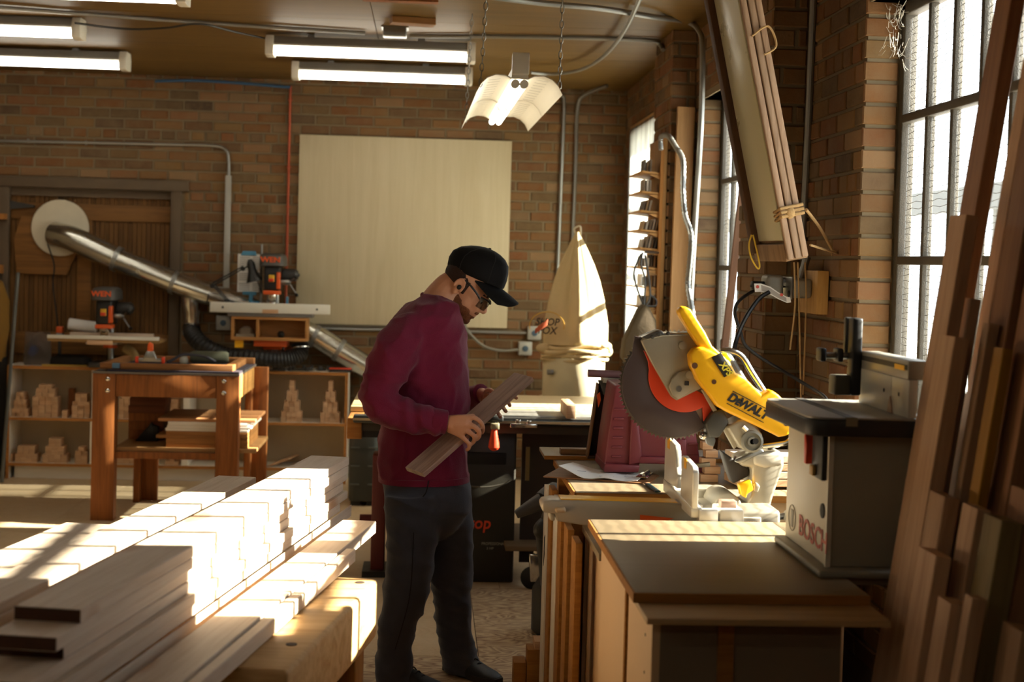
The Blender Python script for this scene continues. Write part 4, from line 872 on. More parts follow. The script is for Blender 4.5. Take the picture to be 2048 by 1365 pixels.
text('lettering', 'SHOP', plain('print_black', '#2a251e', .8), dco, q+Vector((0, -.01, .022)), fa, .062, .001, .15, .95, .001); text('lettering', 'FOX', plain('print_black', '#2a251e', .8), dco, q+Vector((.0, -.012, -.03)), fa, .062, .001, .15, .95, .001)
MB().tube([q+fa @ Vector((.11*math.cos(t), .085*math.sin(t), .003)) for t in (PI*k/12-.2 for k in range(15))], .003, 5).build('logo_arc', plain('logo_gold', '#c79a3a', .8), dco)
tag(MB().prism([(0, 0), (.07, .05), (.075, .09), (.0, .03)], -.01, .01, lambda u, v, k: at(1070, 668, y=8.45)+Vector((u, k, v))).build('rag', plain('rag_orange', '#b5542c', .8), None, .004), 'small orange rag tucked against the filter bag', 'rag')
# ================================================================== lumber on the thick bench
LD = Vector((.1782, .984, 0)); LN = Vector((.984, -.1782, 0))
bz = .72
tb = empty('timber_bench', (-.7, 3.58, 0), 'thick worn timber bench carrying the lumber piles, with round dog holes', 'bench')
c0 = at(757, 1158, z=bz); c0 = Vector((c0.x, c0.y, 0)); DL = .92; BW_ = 1.25
M_BEN = wood('bench_timber', '#d9b27a', '#b07c3c', 0, .5, .6, knots=True, var=.0)
def bl(a, b, z): return c0 - LD*a - LN*b + Vector((0, 0, z))
# five thick beams side by side make the top
nb = 7
for i in range(nb):
    b0, b1 = BW_*i/nb, BW_*(i+1)/nb-.002
    MB().loft([[bl(a, b, z) for b, z in ((b0, bz-.165), (b1, bz-.165), (b1, bz), (b0, bz))] for a in (0, DL)]).build('beam', M_BEN, tb, .012)
for a in (.1, DL-.12):
    for b in (.07, BW_-.15):
        MB().loft([[bl(a+da, b+db, z) for da, db in ((-.05, -.045), (.05, -.045), (.05, .045), (-.05, .045))] for z in (0, bz-.165)]).build('leg', wood('bench_leg', '#a9793f', '#7d5426', 2), tb, .005)
for a in (.1, DL-.12):
    MB().loft([[bl(a+da, b, z) for da, z in ((-.025, .15), (.025, .15), (.025, .23), (-.025, .23))] for b in (.1, BW_-.18)]).build('stretcher', wood('bench_leg', '#a9793f', '#7d5426'), tb, .003)
for px, py in ((720, 1166), (583, 1290)):
    q = at(px, py, z=bz); MB().lathe([(.013, 0), (.013, .0015)], (q.x, q.y, bz), (0, 0, 1), 16).build('dog_hole', plain('hole_dark', '#3a2512', .9), tb)
# ---- planks
def lay_plank(far_right, near_back, W, T, ztop, label, grp='rough planks on the timber bench', skew=0, mat=None, ends=False):
    """far_right: far corner on the window side (metres), near_back: length"""
    e = Vector((far_right.x, far_right.y, ztop-T/2)) - LN*(W/2); s_ = e - LD*near_back + LN*skew
    o = board('plank', s_, e, W, T, mat or M_RAW, label=label, cat='plank', group=grp)
    if ends: MB().box(s_-LD*.0006, (.001, W-.003, T-.003), frame(LD)).build('end_grain_shade', plain('shaded_end_grain', '#4a2a12', .85, 0, .35, 40), o)  # end-grain plates; part of their darkness is shade put into the colour
    return o
W = .135; T = .0275; zb = bz+.045
fr = at(699, 916, z=.93)
names = ['topmost plank', 'second plank from the top', 'third plank from the top', 'fourth plank from the top', 'fifth plank from the top', 'lowest plank']
zt = .932
for k in range(6):
    dx = [0, .0, -.012, -.008, .0, .0][k]; dy = [0, -.02, .02, -.04, -.02, -.12][k]; ln = [2.2, 2.28, 2.27, 2.36, 2.35, 2.2][k]; sk = [0, -.01, 0, .0, .012, .0][k]
    lay_plank(Vector((fr.x, fr.y, 0))+LN*dx+LD*dy+LN*rnd.uniform(-.003, .003), ln, W, T, zt, 'pale rough %s of the tall pile on the bench' % names[k], skew=sk*.5, ends=True); zt -= T+.0007
# companion planks beneath the tall pile and to its left, same height
q = at(512, 955, z=.85)
for k, (dz, dy, lab) in enumerate([(0, 0, 'topmost'), (-.028, -.05, 'second'), (-.056, .03, 'third'), (-.084, 0, 'lowest')]):
    lay_plank(Vector((q.x, q.y, 0))+LD*dy, 2.5, .135, T, .85+dz, 'pale rough plank %s in the lower pile away from the windows' % lab)
for k, (dz, dy, lab) in enumerate([(-.01, -.9, 'topmost'), (-.038, -.86, 'second'), (-.066, -.84, 'third')]):
    lay_plank(Vector((q.x, q.y, 0))-LN*.15+LD*dy, 1.8, .135, T, .85+dz, 'pale rough plank %s in the outermost low pile on the bench' % lab)
q1 = at(703, 1010, z=zb+.0)
lay_plank(Vector((q1.x, q1.y, 0)), 2.15, min(.14, Vector((q1.x-fr.x, q1.y-fr.y, 0)).dot(LN)-.006), .04, zb, 'thick plank with orange stains beside the foot of the tall pile')
q2 = at(752, 1043, z=zb)
lay_plank(Vector((q2.x, q2.y, 0)), 2.2, min(.11, (Vector((q2.x-q1.x, q2.y-q1.y, 0)).dot(LN))-.003), .04, zb, 'long plank with a stained end overhanging the bench corner')
q3 = at(703, 1096, z=zb)
lay_plank(Vector((q3.x+.012, q3.y, 0)), 2.0, max(.015, min(.05, Vector((q3.x+.012-q2.x, q3.y-q2.y, 0)).dot(LN)-.004)), .038, zb-.004, 'narrow batten along the open bench edge')

# ================================================================== planks leaning on the window wall
LEAN = .135
M_LEAN = wood('stored_plank', '#c8a07c', '#a27a58', 0, .7, .6, var=.3); M_LEAND = wood('stored_plank_dark', '#a0714c', '#744a2e', 0, .7, .6, var=.3); M_LEANY = wood('stored_plank_yellow', '#b07d24', '#8a5f18', 0, .7)
M_LEANG = wood('stored_plank_green', '#8f7a4c', '#6a5630', 0, .7)
_done = []
def leaning(px, py, Y, wY, th, label, mat=None, ztop=None):
    """near corner of the room-facing side at pixel; Y is the wished near edge, moved until the plank clears its neighbours"""
    best = None
    for dY in sorted([i*.01 for i in range(-75, 76)], key=abs):
        y = Y+dY
        if not 2.25 <= y <= 3.5-wY: continue
        top = at(px, py, y=y); zt_ = ztop or top.z
        x0 = top.x-top.z*LEAN; lo, hi = x0, x0+th*1.012
        if lo+zt_*LEAN+th > WX-.02: continue
        if y+wY > 2.945 and y < 3.3 and x0+.86*LEAN < 1.008: continue
        if y+wY > 3.225 and x0+1.24*LEAN < 1.205: continue
        if any(y < b+.002 and y+wY > a-.002 and lo < h+.002 and hi > l-.002 for a, b, l, h in _done): continue
        best = (y, x0, zt_); break
    if best is None: print('NO ROOM', label); return
    y, x0, zt_ = best; _done.append((y, y+wY, x0, x0+th*1.012))
    d = Vector((LEAN, 0, 1)).normalized(); n = Vector((1, 0, -LEAN)).normalized(); L = (zt_-.012)/d.z
    cen = Vector((x0+LEAN*zt_, y+wY/2, zt_))+n*(th/2)
    return board('leaning_plank', cen-d*L, cen, th, wY, mat or M_LEAN, up=(0, 1, 0), label=label, cat='plank', group='planks leaning on the window wall')
LP = [ # near corner px, py, wished Y, width along Y, thickness, label, material, top height
 (1933, 429, 3.12, .10, .030, 'tall brown plank standing against the bench end by the window', M_LEAN, None),
 (2022, 0, 3.30, .10, .035, 'tall plank with a wide dark edge rising in front of the window', M_LEAND, 2.5),
 (2017, 410, 3.14, .06, .03, 'tall narrow plank with a pale edge behind the yellow board', M_LEAN, 2.5),
 (2040, 410, 3.08, .06, .04, 'tall dark plank beside the tall pale edged one', M_LEAND, 2.5),
 (2075, 300, 3.0, .10, .05, 'tall brown plank farthest along the wall from the router table', M_LEAND, 2.5),
 (2100, 500, 2.9, .10, .05, 'tall reddish plank standing past the yellow board', M_LEAND, 2.5),
 (1910, 674, 3.02, .10, .034, 'brown plank with square top standing level with the router fence', M_LEAN, None),
 (1942, 597, 3.12, .035, .025, 'tall thin pale strip among the leaning planks', M_LEAN, None),
 (1978, 647, 3.05, .035, .025, 'thin pale strip beside the yellow board', M_LEAN, None),
 (2007, 697, 2.98, .05, .022, 'yellow edged board among the leaning planks', M_LEANY, None),
 (1942, 790, 3.06, .08, .034, 'pale plank reaching just above the router table top', M_LEAN, None),
 (1890, 995, 2.96, .09, .034, 'plank with a wide dark edge and low square top', M_LEAN, None),
 (1955, 1019, 2.84, .08, .03, 'pinkish plank with top below the yellow board', M_LEAN, None),
 (2004, 1043, 2.78, .09, .045, 'broad greenish plank in the leaning stack', M_LEANG, None),
 (1872, 1113, 2.82, .10, .034, 'low reddish plank in front of the wide dark edged one', M_LEAN, None),
 (1902, 1209, 2.70, .07, .04, 'lowest pale plank in the leaning stack', M_LEAN, None),
 (1945, 1197, 2.66, .04, .03, 'short narrow stick wedged in the leaning stack', M_LEAN, None),
 (2060, 985, 2.66, .09, .05, 'dark plank of middle height beside the greenish plank', M_LEAND, None),
 (2044, 1266, 2.56, .09, .055, 'low wide plank in front of the middle height dark one', M_LEAN, None),
]
for a in LP: leaning(*a[:5], a[5], a[6], a[7])
# ================================================================== saw station benches along the window wall
EX = .475
M_MDF = wood('mdf_top', '#9d8a6c', '#8a785c', 0, .3, .45, var=.03, grain=.5); M_PANEL = plain('birch_panel', '#cfae86', .6, 0, .06, 3)
M_MDFE = wood('mdf_edge', '#a06c2e', '#7d4f1c', 0, 1, .8, var=0)
nbn = empty('tool_cabinet', (.75, 3.5, 0), 'white cabinet carrying the router table, with drilled side panel', 'cabinet')
zt = .90
# top sheet and lower sheet
box('top_sheet', M_MDF, EX, 1.0, 3.09, 3.975, zt-.022, zt, nbn, .002); box('top_sheet_end', M_MDF, 1.0, 1.16, 3.29, 3.975, zt-.022, zt, nbn, .001)
box('top_edge', M_MDFE, EX, 1.0, 3.084, 3.09, zt-.022, zt-.001, nbn); box('top_edge', M_MDFE, EX-.005, EX, 3.084, 3.975, zt-.022, zt-.001, nbn)
box('lower_sheet', wood('lower_board', '#b5956a', '#9c7c52', 0, .35, .5, var=.03), EX+.005, 1.004, 2.95, 3.6, zt-.036, zt-.023, nbn, .001)
box('side_panel', M_PANEL, EX+.035, EX+.053, 3.06, 3.42, 0, zt-.037, nbn); box('side_panel', M_PANEL, EX+.03, EX+.048, 3.44, 3.93, 0, zt-.037, nbn)
box('edge_strip', M_MDFE, EX+.028, EX+.05, 3.42, 3.44, 0, zt-.037, nbn)
box('front_panel', plain('shaded_front_grey', '#7a6a54', .6, 0, .06, 3), EX+.053, .93, 3.06, 3.08, 0, zt-.037, nbn)  # shade put into the colour: front panel darker than the birch sides
box('edge_strip', M_MDFE, .655, .69, 3.052, 3.06, 0, zt-.05, nbn)
box('rear_panel', M_PANEL, EX+.053, .93, 3.90, 3.92, 0, zt-.037, nbn); box('end_panel', M_PANEL, .91, .93, 3.08, 3.90, 0, zt-.037, nbn)
for i in range(5):
    q = (EX+.035, 3.15, zt-.11-.085*i); MB().lathe([(.004, 0), (.004, .001)], q, (-1, 0, 0), 8).build('shelf_pin_hole', M_INK, nbn)
# sawdust coloured platform for the saw
pf = empty('saw_platform', (.8, 4.1, 0), 'dropped wooden platform between the cabinets under the mitre saw', 'platform')
PZ = .80
box('platform_top', M_MDF, EX+.03, 1.30, 3.98, 4.42, PZ-.02, PZ, pf, .001); box('side_panel', M_PANEL, EX+.05, EX+.07, 3.99, 4.41, 0, PZ-.02, pf); box('rear_panel', M_PANEL, 1.2, 1.22, 3.99, 4.41, 0, PZ-.02, pf)
# far cabinet
fb = empty('tool_cabinet', (.8, 4.9, 0), 'cabinet with overhanging tops holding the clipboard and maroon stool', 'cabinet')
box('top_sheet', M_MDF, EX+.01, 1.38, 4.44, 5.19, zt-.022, zt, fb, .002); box('top_edge', M_MDFE, EX+.006, 1.38, 4.434, 4.44, zt-.022, zt-.001, fb); box('top_edge', M_MDFE, EX+.004, EX+.01, 4.434, 5.19, zt-.022, zt-.001, fb)
box('rear_top', M_MDF, EX-.03, 1.28, 5.18, 5.42, zt+.0, zt+.014, fb, .002); box('rear_top_edge', M_MDFE, EX-.03, 1.28, 5.175, 5.18, zt, zt+.014, fb)
for a, b in ((4.46, 4.50), (4.52, 4.56), (4.9, 4.94)): box('edge_strip', M_MDFE, EX+.0, EX+.045, a, b, 0, zt-.022, fb)
box('side_panel', M_PANEL, EX+.04, EX+.06, 4.46, 5.4, 0, zt-.022, fb); box('front_panel', M_PANEL, EX+.06, 1.33, 4.46, 4.48, 0, zt-.022, fb); box('rear_panel', M_PANEL, EX+.06, 1.28, 5.38, 5.4, 0, zt-.022, fb)
# sheet goods leaning against the cabinet ends (vertical strips seen edge on)
for i, (y, x0, h, c, lab) in enumerate([(4.58, .448, .86, M_MDFE, 'brown board edge on against the far cabinet'), (4.70, .445, .84, M_MELA, 'white board edge on between brown ones'), (4.84, .44, .85, M_MDFE, 'brown board second from the man, edge on'), (4.98, .436, .83, M_MELA, 'pale board nearest the man, edge on'), (4.40, .452, .80, M_MDFE, 'brown board standing beside the saw platform'), (4.24, .46, .79, M_MDFE, 'brown board standing under the saw arm')]):
    b_ = box('sheet_offcut', c, x0, x0+.02, y-.06, y+.06, 0, h, None, .001); tag(b_, lab, 'board', 'sheet offcuts standing along the cabinets')
# steel rule / mark on board
tag(MB().prism([(0, 0), (.0, .1), (-.03, .115), (-.018, .06), (-.03, .05)], -.001, .001, lambda u, v, k: Vector((.4355+k, 4.98+u, .55+v))).build('torn_sticker', M_INK), 'torn black sticker on the pale board edge', 'sticker')
# stack of small offcuts on the floor by the cabinets
ox = at(1115, 1300, y=5.05).x-.055
for i, (x, y, w_, z0, z1, mt, lab) in enumerate([(ox, 5.13, .10, .0, .22, M_MDFE, 'big brown offcut block at the foot of the cabinets'), (ox+.01, 5.13, .07, .2205, .25, M_BLOCK, 'thin offcut on top of the brown block by the cabinets'), (ox-.075, 5.14, .045, .0, .17, M_MDFE, 'narrow offcut leaning out at the cabinet foot'), (.40, 4.97, .06, 0, .12, M_RAW, 'pale offcut in front of the brown block')]):
    tag(MB().bb(x-w_/2, x+w_/2, y-.045, y+.045, z0, z1).build('offcut', mt, None, .002), lab, 'offcut', 'offcuts at the foot of the cabinets')
# clipboard
cb = empty('clipboard', at(1200, 960, z=.905), 'brown clipboard with curled white sheets on the far cabinet', 'clipboard')
a = at(1098, 955, z=.903); b = at(1285, 968, z=.903); dirc = (Vector((b.x, b.y, 0))-Vector((a.x, a.y, 0))).normalized(); nrm = Vector((-dirc.y, dirc.x, 0)); Lc = (Vector((b.x, b.y))-Vector((a.x, a.y))).length
def cbp(u, v, z): return Vector((a.x, a.y, 0))+dirc*u+nrm*v+Vector((0, 0, z))
cz = zt+.001
MB().prism([(-.02, .0), (Lc, .0), (Lc+.02, .03), (Lc+.02, .2), (Lc, .23), (-.02, .23)], cz, cz+.004, lambda u, v, k: cbp(u, v, k)).build('board', wood('hardboard', '#8a5e38', '#6b4526', 0), cb)
rg = []
for i in range(13):
    u = .03+(Lc-.05)*i/12; lift = .035*max(0, 1-i/5)**2+.004*math.sin(i*1.1); rg.append([cbp(u, v, cz+.006+lift*(1-.5*(v/.23))) for v in (.01, .08, .15, .215)] + [cbp(u, v, cz+.008+lift*(1-.5*(v/.23))) for v in (.215, .15, .08, .01)])
MB().loft(rg).build('paper_sheets', M_PAPER, cb)
pr = MB()
for i, (u, v, w_) in enumerate([(.08, .07, .03), (.16, .05, .05), (.2, .12, .04), (.24, .08, .03), (.14, .16, .04)]): 
    lf = .035*max(0, 1-(u-.03)/(Lc-.05)*12/5)**2; pr.prism([(u, v), (u+w_, v), (u+w_, v+.006), (u, v+.006)], cz+.0095+lf*(1-.5*v/.23), cz+.010+lf*(1-.5*v/.23), lambda p, q, k: cbp(p, q, k))
po = pr.build('pencil_notes', plain('pencil', '#8d8f98', .8), cb); po['kind'] = 'stuff'
MB().prism([(Lc-.035, .06), (Lc+.005, .06), (Lc+.005, .17), (Lc-.035, .17)], cz+.01, cz+.016, lambda u, v, k: cbp(u, v, k)).build('clip', M_CHROME, cb, .003); MB().cyl(cbp(Lc-.01, .07, cz+.02), cbp(Lc-.01, .16, cz+.02), .006, 8).build('clip_roll', M_STEEL, cb)
sq = tag(board('marking_ruler', at(1294, 968, z=.904), at(1316, 984, z=.904), .02, .004, plain('teal_steel', '#4f7f80', .3, .7)), 'thin teal steel ruler lying beside the clipboard', 'ruler')
tag(board('offcut_board', at(1122, 902, z=.93)+Vector((0, .03, -.005)), at(1182, 903, z=.93)+Vector((0, .03, -.005)), .05, .022, wood('dark_offcut', '#8a6544', '#6a4a2e', 0)), 'brown offcut lying at the back of the far cabinet', 'offcut')
# pale planks in the rack behind the saw
for k in range(4):
    tag(board('stored_strip', (1.02, 4.62, .9225+.026*k), (1.37, 4.66, .9225+.026*k), .16, .024, M_RAW if k % 2 else M_BLOCK), 'pale strip in the little stack behind the saw column, %s' % ['lowest', 'second', 'third', 'topmost'][k], 'strip', 'strips stacked behind the saw')
for k in range(5):
    q = Vector((.96+.012*(k % 2), 4.72+.01*k, zt+.001+.026*k)); tag(MB().box(q+Vector((0, 0, .012)), (.06-.006*k, .05, .024)).build('offcut', M_BLOCK, None, .001), 'small offcut in the crooked tower behind the saw, piece %s' % ['at the bottom', 'above the lowest', 'in the middle', 'below the top', 'on top'][k], 'offcut', 'tower of offcuts behind the saw')
# ================================================================== mitre saw, side on
SYB = 4.20                               # blade plane
ms = empty('mitre_saw', (.85, SYB, PZ), 'yellow and grey mitre saw with raised toothed blade on the dropped platform', 'mitre saw')
def sp(y0=SYB):
    def fn(u, v, k):
        q = at(u, v, y=y0); return Vector((q.x, k, q.z))
    return fn
S = sp()
def cut(name, poly, y0, y1, mat, bevel=.003, parent=None, seg=2): return MB().prism(poly, y0, y1, S).build(name, mat, parent or ms, bevel, seg=seg)
M_SGREY = plain('cast_alloy', '#a39a86', .45, .25, .1, 20); M_SMOKE = plain('guard_smoke', '#4f4240', .4, 0, .12, 14); M_SDARK = plain('saw_dark', '#3c3a34', .5)
M_SDALL = plain('dull_alloy', '#857d6c', .55, .2, .12, 20)
def circ(cx, cy, r, a0, a1, n): return [(cx+r*math.cos(math.radians(a0+(a1-a0)*i/n)), cy+r*math.sin(math.radians(a0+(a1-a0)*i/n))) for i in range(n+1)]
BC = (1347, 770)
# toothed blade
poly = []
for i in range(80):
    a = 360*i/80; poly += [(BC[0]+107*math.cos(math.radians(a)), BC[1]+107*math.sin(math.radians(a))), (BC[0]+111.5*math.cos(math.radians(a+1.2)), BC[1]+111.5*math.sin(math.radians(a+1.2))), (BC[0]+106*math.cos(math.radians(a+2.6)), BC[1]+106*math.sin(math.radians(a+2.6)))]
cut('blade', poly, SYB-.0015, SYB+.0015, plain('blade_steel', '#b9b4ab', .3, .9), 0)
# smoked lower guard: crescent around the front and bottom
outer = circ(*BC, 111, 205, 62, 30); inner = circ(1368, 752, 72, 62, 200, 24)
cut('lower_guard', [(1290, 676), (1268, 672)] + circ(*BC, 104, 216, 52, 30) + [(1402, 843)] + circ(1367, 752, 71, 72, 188, 20) + [(1297, 716)], SYB-.014, SYB-.004, M_SMOKE, .001)
cut('red_guard', circ(1367, 752, 72, 60, 190, 22) + [(1294, 722), (1285, 700), (1330, 735), (1380, 775), (1420, 795), (1425, 815), (1405, 842)], SYB-.019, SYB-.003, M_RED, .002)
# grey upper guard
cut('upper_guard', [(1283, 690), (1279, 680), (1288, 674), (1310, 668), (1335, 664), (1372, 666), (1392, 680), (1402, 730), (1400, 775), (1350, 800), (1339, 792), (1325, 768), (1300, 725)], SYB-.03, SYB+.03, M_SGREY, .004)
cut('guard_rim', [(1279, 674), (1312, 660), (1320, 660), (1324, 666), (1376, 664), (1376, 671), (1322, 672), (1290, 680)], SYB-.034, SYB+.034, M_STEEL, .003)
for px, py in ((1301, 673), (1313, 668), (1332, 666)): MB().lathe([(.006, 0), (.006, .003), (.003, .004)], S(px, py, SYB-.034), (0, -1, 0), 10).build('rivet', M_SDARK, ms)
cut('guard_link', [(1338, 758), (1352, 742), (1372, 738), (1384, 745), (1392, 772), (1352, 798), (1340, 790), (1334, 772)], SYB-.038, SYB-.03, M_SGREY, .004)
MB().bb(*(lambda q: (q.x-.006, q.x+.006, SYB-.041, SYB-.037, q.z-.006, q.z+.006))(S(1369, 765, 0))).build('square_hole', M_INK, ms); MB().lathe([(.008, 0), (.009, .004)], S(1353, 776, SYB-.038), (0, -1, 0), 12).build('bolt', M_STEEL, ms)
for px, py in ((1362, 690), (1374, 748)): MB().lathe([(.012, 0), (.012, .004), (.006, .005)], S(px, py, SYB-.03 if py < 700 else SYB-.038), (0, -1, 0), 12).build('boss', M_SGREY, ms)
# yellow arm and handle
arm = [(1370, 708), (1378, 696), (1392, 690), (1410, 697), (1448, 718), (1461, 742), (1480, 752), (1513, 786), (1530, 775), (1545, 785), (1578, 818), (1580, 832), (1576, 850), (1564, 866), (1546, 869), (1528, 860), (1440, 818), (1424, 808), (1400, 776), (1384, 756), (1372, 728)]
cut('arm', arm, SYB-.075, SYB-.02, M_YELLOW, .009, seg=3)
hand = [(1348, 622), (1352, 613), (1362, 611), (1374, 618), (1402, 662), (1416, 690), (1432, 704), (1452, 722), (1456, 744), (1446, 758), (1424, 740), (1404, 708), (1388, 688), (1372, 665), (1352, 632)]
cut('handle', hand, SYB-.066, SYB-.022, M_YELLOW, .012, seg=3)
cut('badge', [(1413, 712), (1431, 702), (1456, 741), (1438, 751)], SYB-.078, SYB-.074, M_INK, .001)
text('lettering', 'XPS', plain('xps_yellow', '#e9d53a', .5), ms, S(1440, 734, SYB-.0795), facing(S(1449, 745, 0)-S(1424, 713, 0), (0.7, 0, 1)), .027, .0006, .2, 1, .0008)
d1 = S(1526, 833, 0)-S(1448, 792, 0)
for _t, _o, _z in (('D', -.0515, .036), ('E', -.0325, .027), ('WALT', .018, .036)): text('lettering', _t, M_INK, ms, S(1484, 808, SYB-.0765)+facing(d1, (.4, 0, 1)) @ Vector((_o, 0 if _z > .03 else -.003, 0)), facing(d1, (.4, 0, 1)), _z, .0008, .2, .95, .0016)
for off in (-.020, .020):
    c = S(1485, 809, SYB-.0765)+facing(d1, (.4, 0, 1)) @ Vector((0, off, 0)); MB().box(c, (.125, .0014, .0022), facing(d1, (.4, 0, 1)) @ Matrix.Rotation(-PI/2, 3, 'X')).build('lettering_bar', M_INK, ms)
for px, py, r_ in ((1380, 728, .009), (1418, 760, .007), (1560, 842, .008)): MB().lathe([(r_, 0), (r_, .001)], S(px, py, SYB-.0755), (0, -1, 0), 14).build('screw_hole', plain('hole_brown', '#5a3208', .8), ms)
cut('motor_body', [(1412, 700), (1460, 705), (1500, 770), (1520, 800), (1490, 830), (1440, 800)], SYB-.02, SYB+.11, M_SDARK, .012)
cut('trigger_clip', [(1436, 706), (1446, 704), (1455, 718), (1448, 722)], SYB-.06, SYB-.02, plain('trigger_yellow', '#d9d020', .4), .002)
MB().tube(bez([S(1440, 703, SYB-.0), S(1462, 703, SYB-.0), S(1484, 714, SYB), S(1505, 748, SYB), S(1527, 782, SYB)], 6), .010, 12).build('carry_handle', M_CHROME, ms)
MB().tube(bez([S(1448, 756, SYB-.02), S(1490, 772, SYB-.02), S(1520, 790, SYB-.02)], 5), .009, 8).build('rail_rod', M_STEEL, ms)
# pivot block, column
cut('dark_linkage', [(1404, 845), (1420, 820), (1440, 815), (1452, 842), (1432, 872), (1412, 872)], SYB-.05, SYB+.02, M_SDARK, .006)
cut('linkage_tongue', [(1405, 868), (1420, 862), (1428, 878), (1424, 892), (1412, 888)], SYB-.03, SYB, plain('tongue_grey', '#5a5a56', .5), .004)
cut('link_bar', [(1397, 778), (1402, 775), (1470, 886), (1462, 896)], SYB-.045, SYB-.032, M_SGREY, .002)
MB().lathe([(.012, 0), (.012, .01), (.008, .016), (.002, .018)], S(1404, 870, SYB-.016), (0, -1, 0), 16).build('pivot_knob', M_CHROME, ms)
cut('pivot_housing', [(1445, 850), (1478, 832), (1500, 842), (1516, 866), (1514, 886), (1490, 900), (1470, 892)], SYB-.06, SYB+.05, M_SGREY, .008)
MB().lathe([(.033, 0), (.033, .012), (.026, .014), (.026, .006), (.014, .006), (.014, .012), (.008, .012), (.008, .0)], S(1494, 878, SYB-.06), (0, -1, 0), 22).build('pivot_disc', plain('pivot_grey', '#8b887c', .4, .4), ms)
MB().lathe([(.009, 0), (.009, .001)], S(1500, 877, SYB-.073), (0, -1, 0), 12).build('pivot_hole', M_INK, ms)
MB().cyl(S(1476, 848, SYB-.065), S(1484, 856, SYB-.065), .008, 8).build('wing_screw', M_CHROME, ms)
MB().tube(bez([S(1516, 889, SYB-.055), S(1545, 885, SYB-.055), S(1566, 880, SYB-.055), S(1580, 862, SYB-.05), S(1582, 840, SYB-.04)], 6), .008, 10).build('bent_rod', M_CHROME, ms)
cut('rod_arm', [(1460, 918), (1464, 912), (1512, 892), (1518, 898), (1470, 922)], SYB-.07, SYB-.05, M_STEEL, .003)
cut('column', [(1468, 914), (1500, 900), (1548, 896), (1558, 905), (1559, 926), (1552, 945), (1538, 985), (1524, 1038), (1488, 1044), (1476, 1015), (1494, 985), (1496, 930), (1474, 928)], SYB-.06, SYB+.06, M_SGREY, .012, seg=3)
cut('column_cap', [(1496, 925), (1497, 903), (1548, 898), (1558, 908), (1557, 926), (1520, 932)], SYB-.066, SYB+.066, plain('alloy_light', '#b5ac99', .5, .1), .012)
cut('column_lip', [(1496, 962), (1502, 958), (1509, 966), (1504, 978), (1496, 975)], SYB-.075, SYB-.055, M_SGREY, .003)
MB().lathe([(.009, 0), (.011, .004), (.007, .010)], S(1537, 897, SYB-.03), (0, 0, 1), 10).build('top_bolt', M_SDARK, ms)
cut('yellow_lever', [(1466, 962), (1490, 953), (1494, 972), (1482, 980), (1480, 988), (1470, 982)], SYB-.085, SYB-.05, M_YELLOW, .003)
cut('dust_chute', [(1440, 900), (1462, 915), (1492, 935), (1494, 950), (1462, 966), (1452, 940)], SYB-.03, SYB+.03, plain('rubber_brown', '#2e2720', .7), .006)
# base, turntable and arm
cut('turntable', circ(1446, 1008, 28, 180, 360, 18), SYB-.07, SYB+.1, M_SDALL, .006)
cut('base_casting', [(1395, 1010), (1450, 1000), (1530, 1000), (1530, 1060), (1400, 1060)], SYB-.19, SYB+.2, M_SDALL, .01)
bz_ = S(1450, 1045, 0).z; MB().bb(S(1300, 1000, 0).x, S(1540, 1000, 0).x, SYB-.18, SYB+.2, PZ, bz_).build('base_foot', M_SDALL, ms, .01)
cut('arm_casting', [(1079, 1003), (1084, 997), (1100, 994), (1330, 1000), (1400, 1004), (1400, 1040), (1330, 1052), (1200, 1050), (1110, 1036), (1106, 1022), (1082, 1018)], SYB-.06, SYB+.03, plain('arm_alloy', '#a99f8e', .4, .25, .08), .006)
cut('kerf_plate', [(1118, 992), (1350, 1000), (1350, 1003), (1118, 996)], SYB-.052, SYB+.02, M_YELLOW, .001)
cut('mitre_grip', [(1106, 1008), (1126, 1006), (1128, 1018), (1106, 1018)], SYB-.075, SYB-.05, plain('grip_pale', '#b79f7e', .5), .006)
cut('grip_foot', [(1095, 1020), (1106, 1020), (1106, 1036), (1096, 1034)], SYB-.06, SYB+.0, M_SGREY, .004)
cut('warning_label', [(1274, 1023), (1340, 1030), (1300, 1044), (1274, 1042)], SYB-.062, SYB-.0595, M_ORANGE, 0)
# fences across the blade
XF = .768
def yz(poly, x0, x1): return MB().prism(poly, x0, x1, lambda u, v, k: Vector((k, u, v)))
M_FEN = plain('fence_alloy', '#d6d2c6', .35, .3, .06)
yz([(3.99, .93), (3.99, 1.035), (4.01, 1.05), (4.165, 1.06), (4.175, 1.055), (4.175, .94)], XF, XF+.018).build('fence_plate', M_FEN, ms, .003)
yz([(4.24, .95), (4.24, .985), (4.27, 1.01), (4.275, 1.05), (4.30, 1.075), (4.45, 1.083), (4.47, 1.07), (4.47, .94)], XF, XF+.018).build('fence_plate', M_FEN, ms, .003)
yz([(3.99, .905), (3.99, .935), (4.47, .945), (4.47, .905)], XF-.002, XF+.03).build('fence_base', M_FEN, ms, .003)
MB().bb(XF-.0015, XF-.0005, 4.09, 4.13, 1.03, 1.06).build('fence_label', M_YELLOW, ms); MB().bb(XF-.0015, XF-.0005, 4.38, 4.42, 1.05, 1.085).build('fence_label', M_YELLOW, ms)
MB().bb(XF+.02, XF+.075, 3.98, 4.02, .885, .93).build('fence_bracket', M_FEN, ms, .003); MB().bb(XF+.08, XF+.15, 3.985, 4.1, .87, .93).build('scale_block', plain('block_white', '#cfc9ba', .5), ms, .004)
MB().lathe([(.05, 0), (.055, .01), (.055, .05), (.05, .055)], (XF+.11, 4.34, .885), (0, 0, 1), 24).build('turntable_drum', M_SDALL, ms)
cut('scale_face', [(1450, 1012), (1492, 1012), (1492, 1046), (1450, 1046)], SYB-.196, SYB-.188, plain('scale_grey', '#b9b0a0', .45, .2), .003)
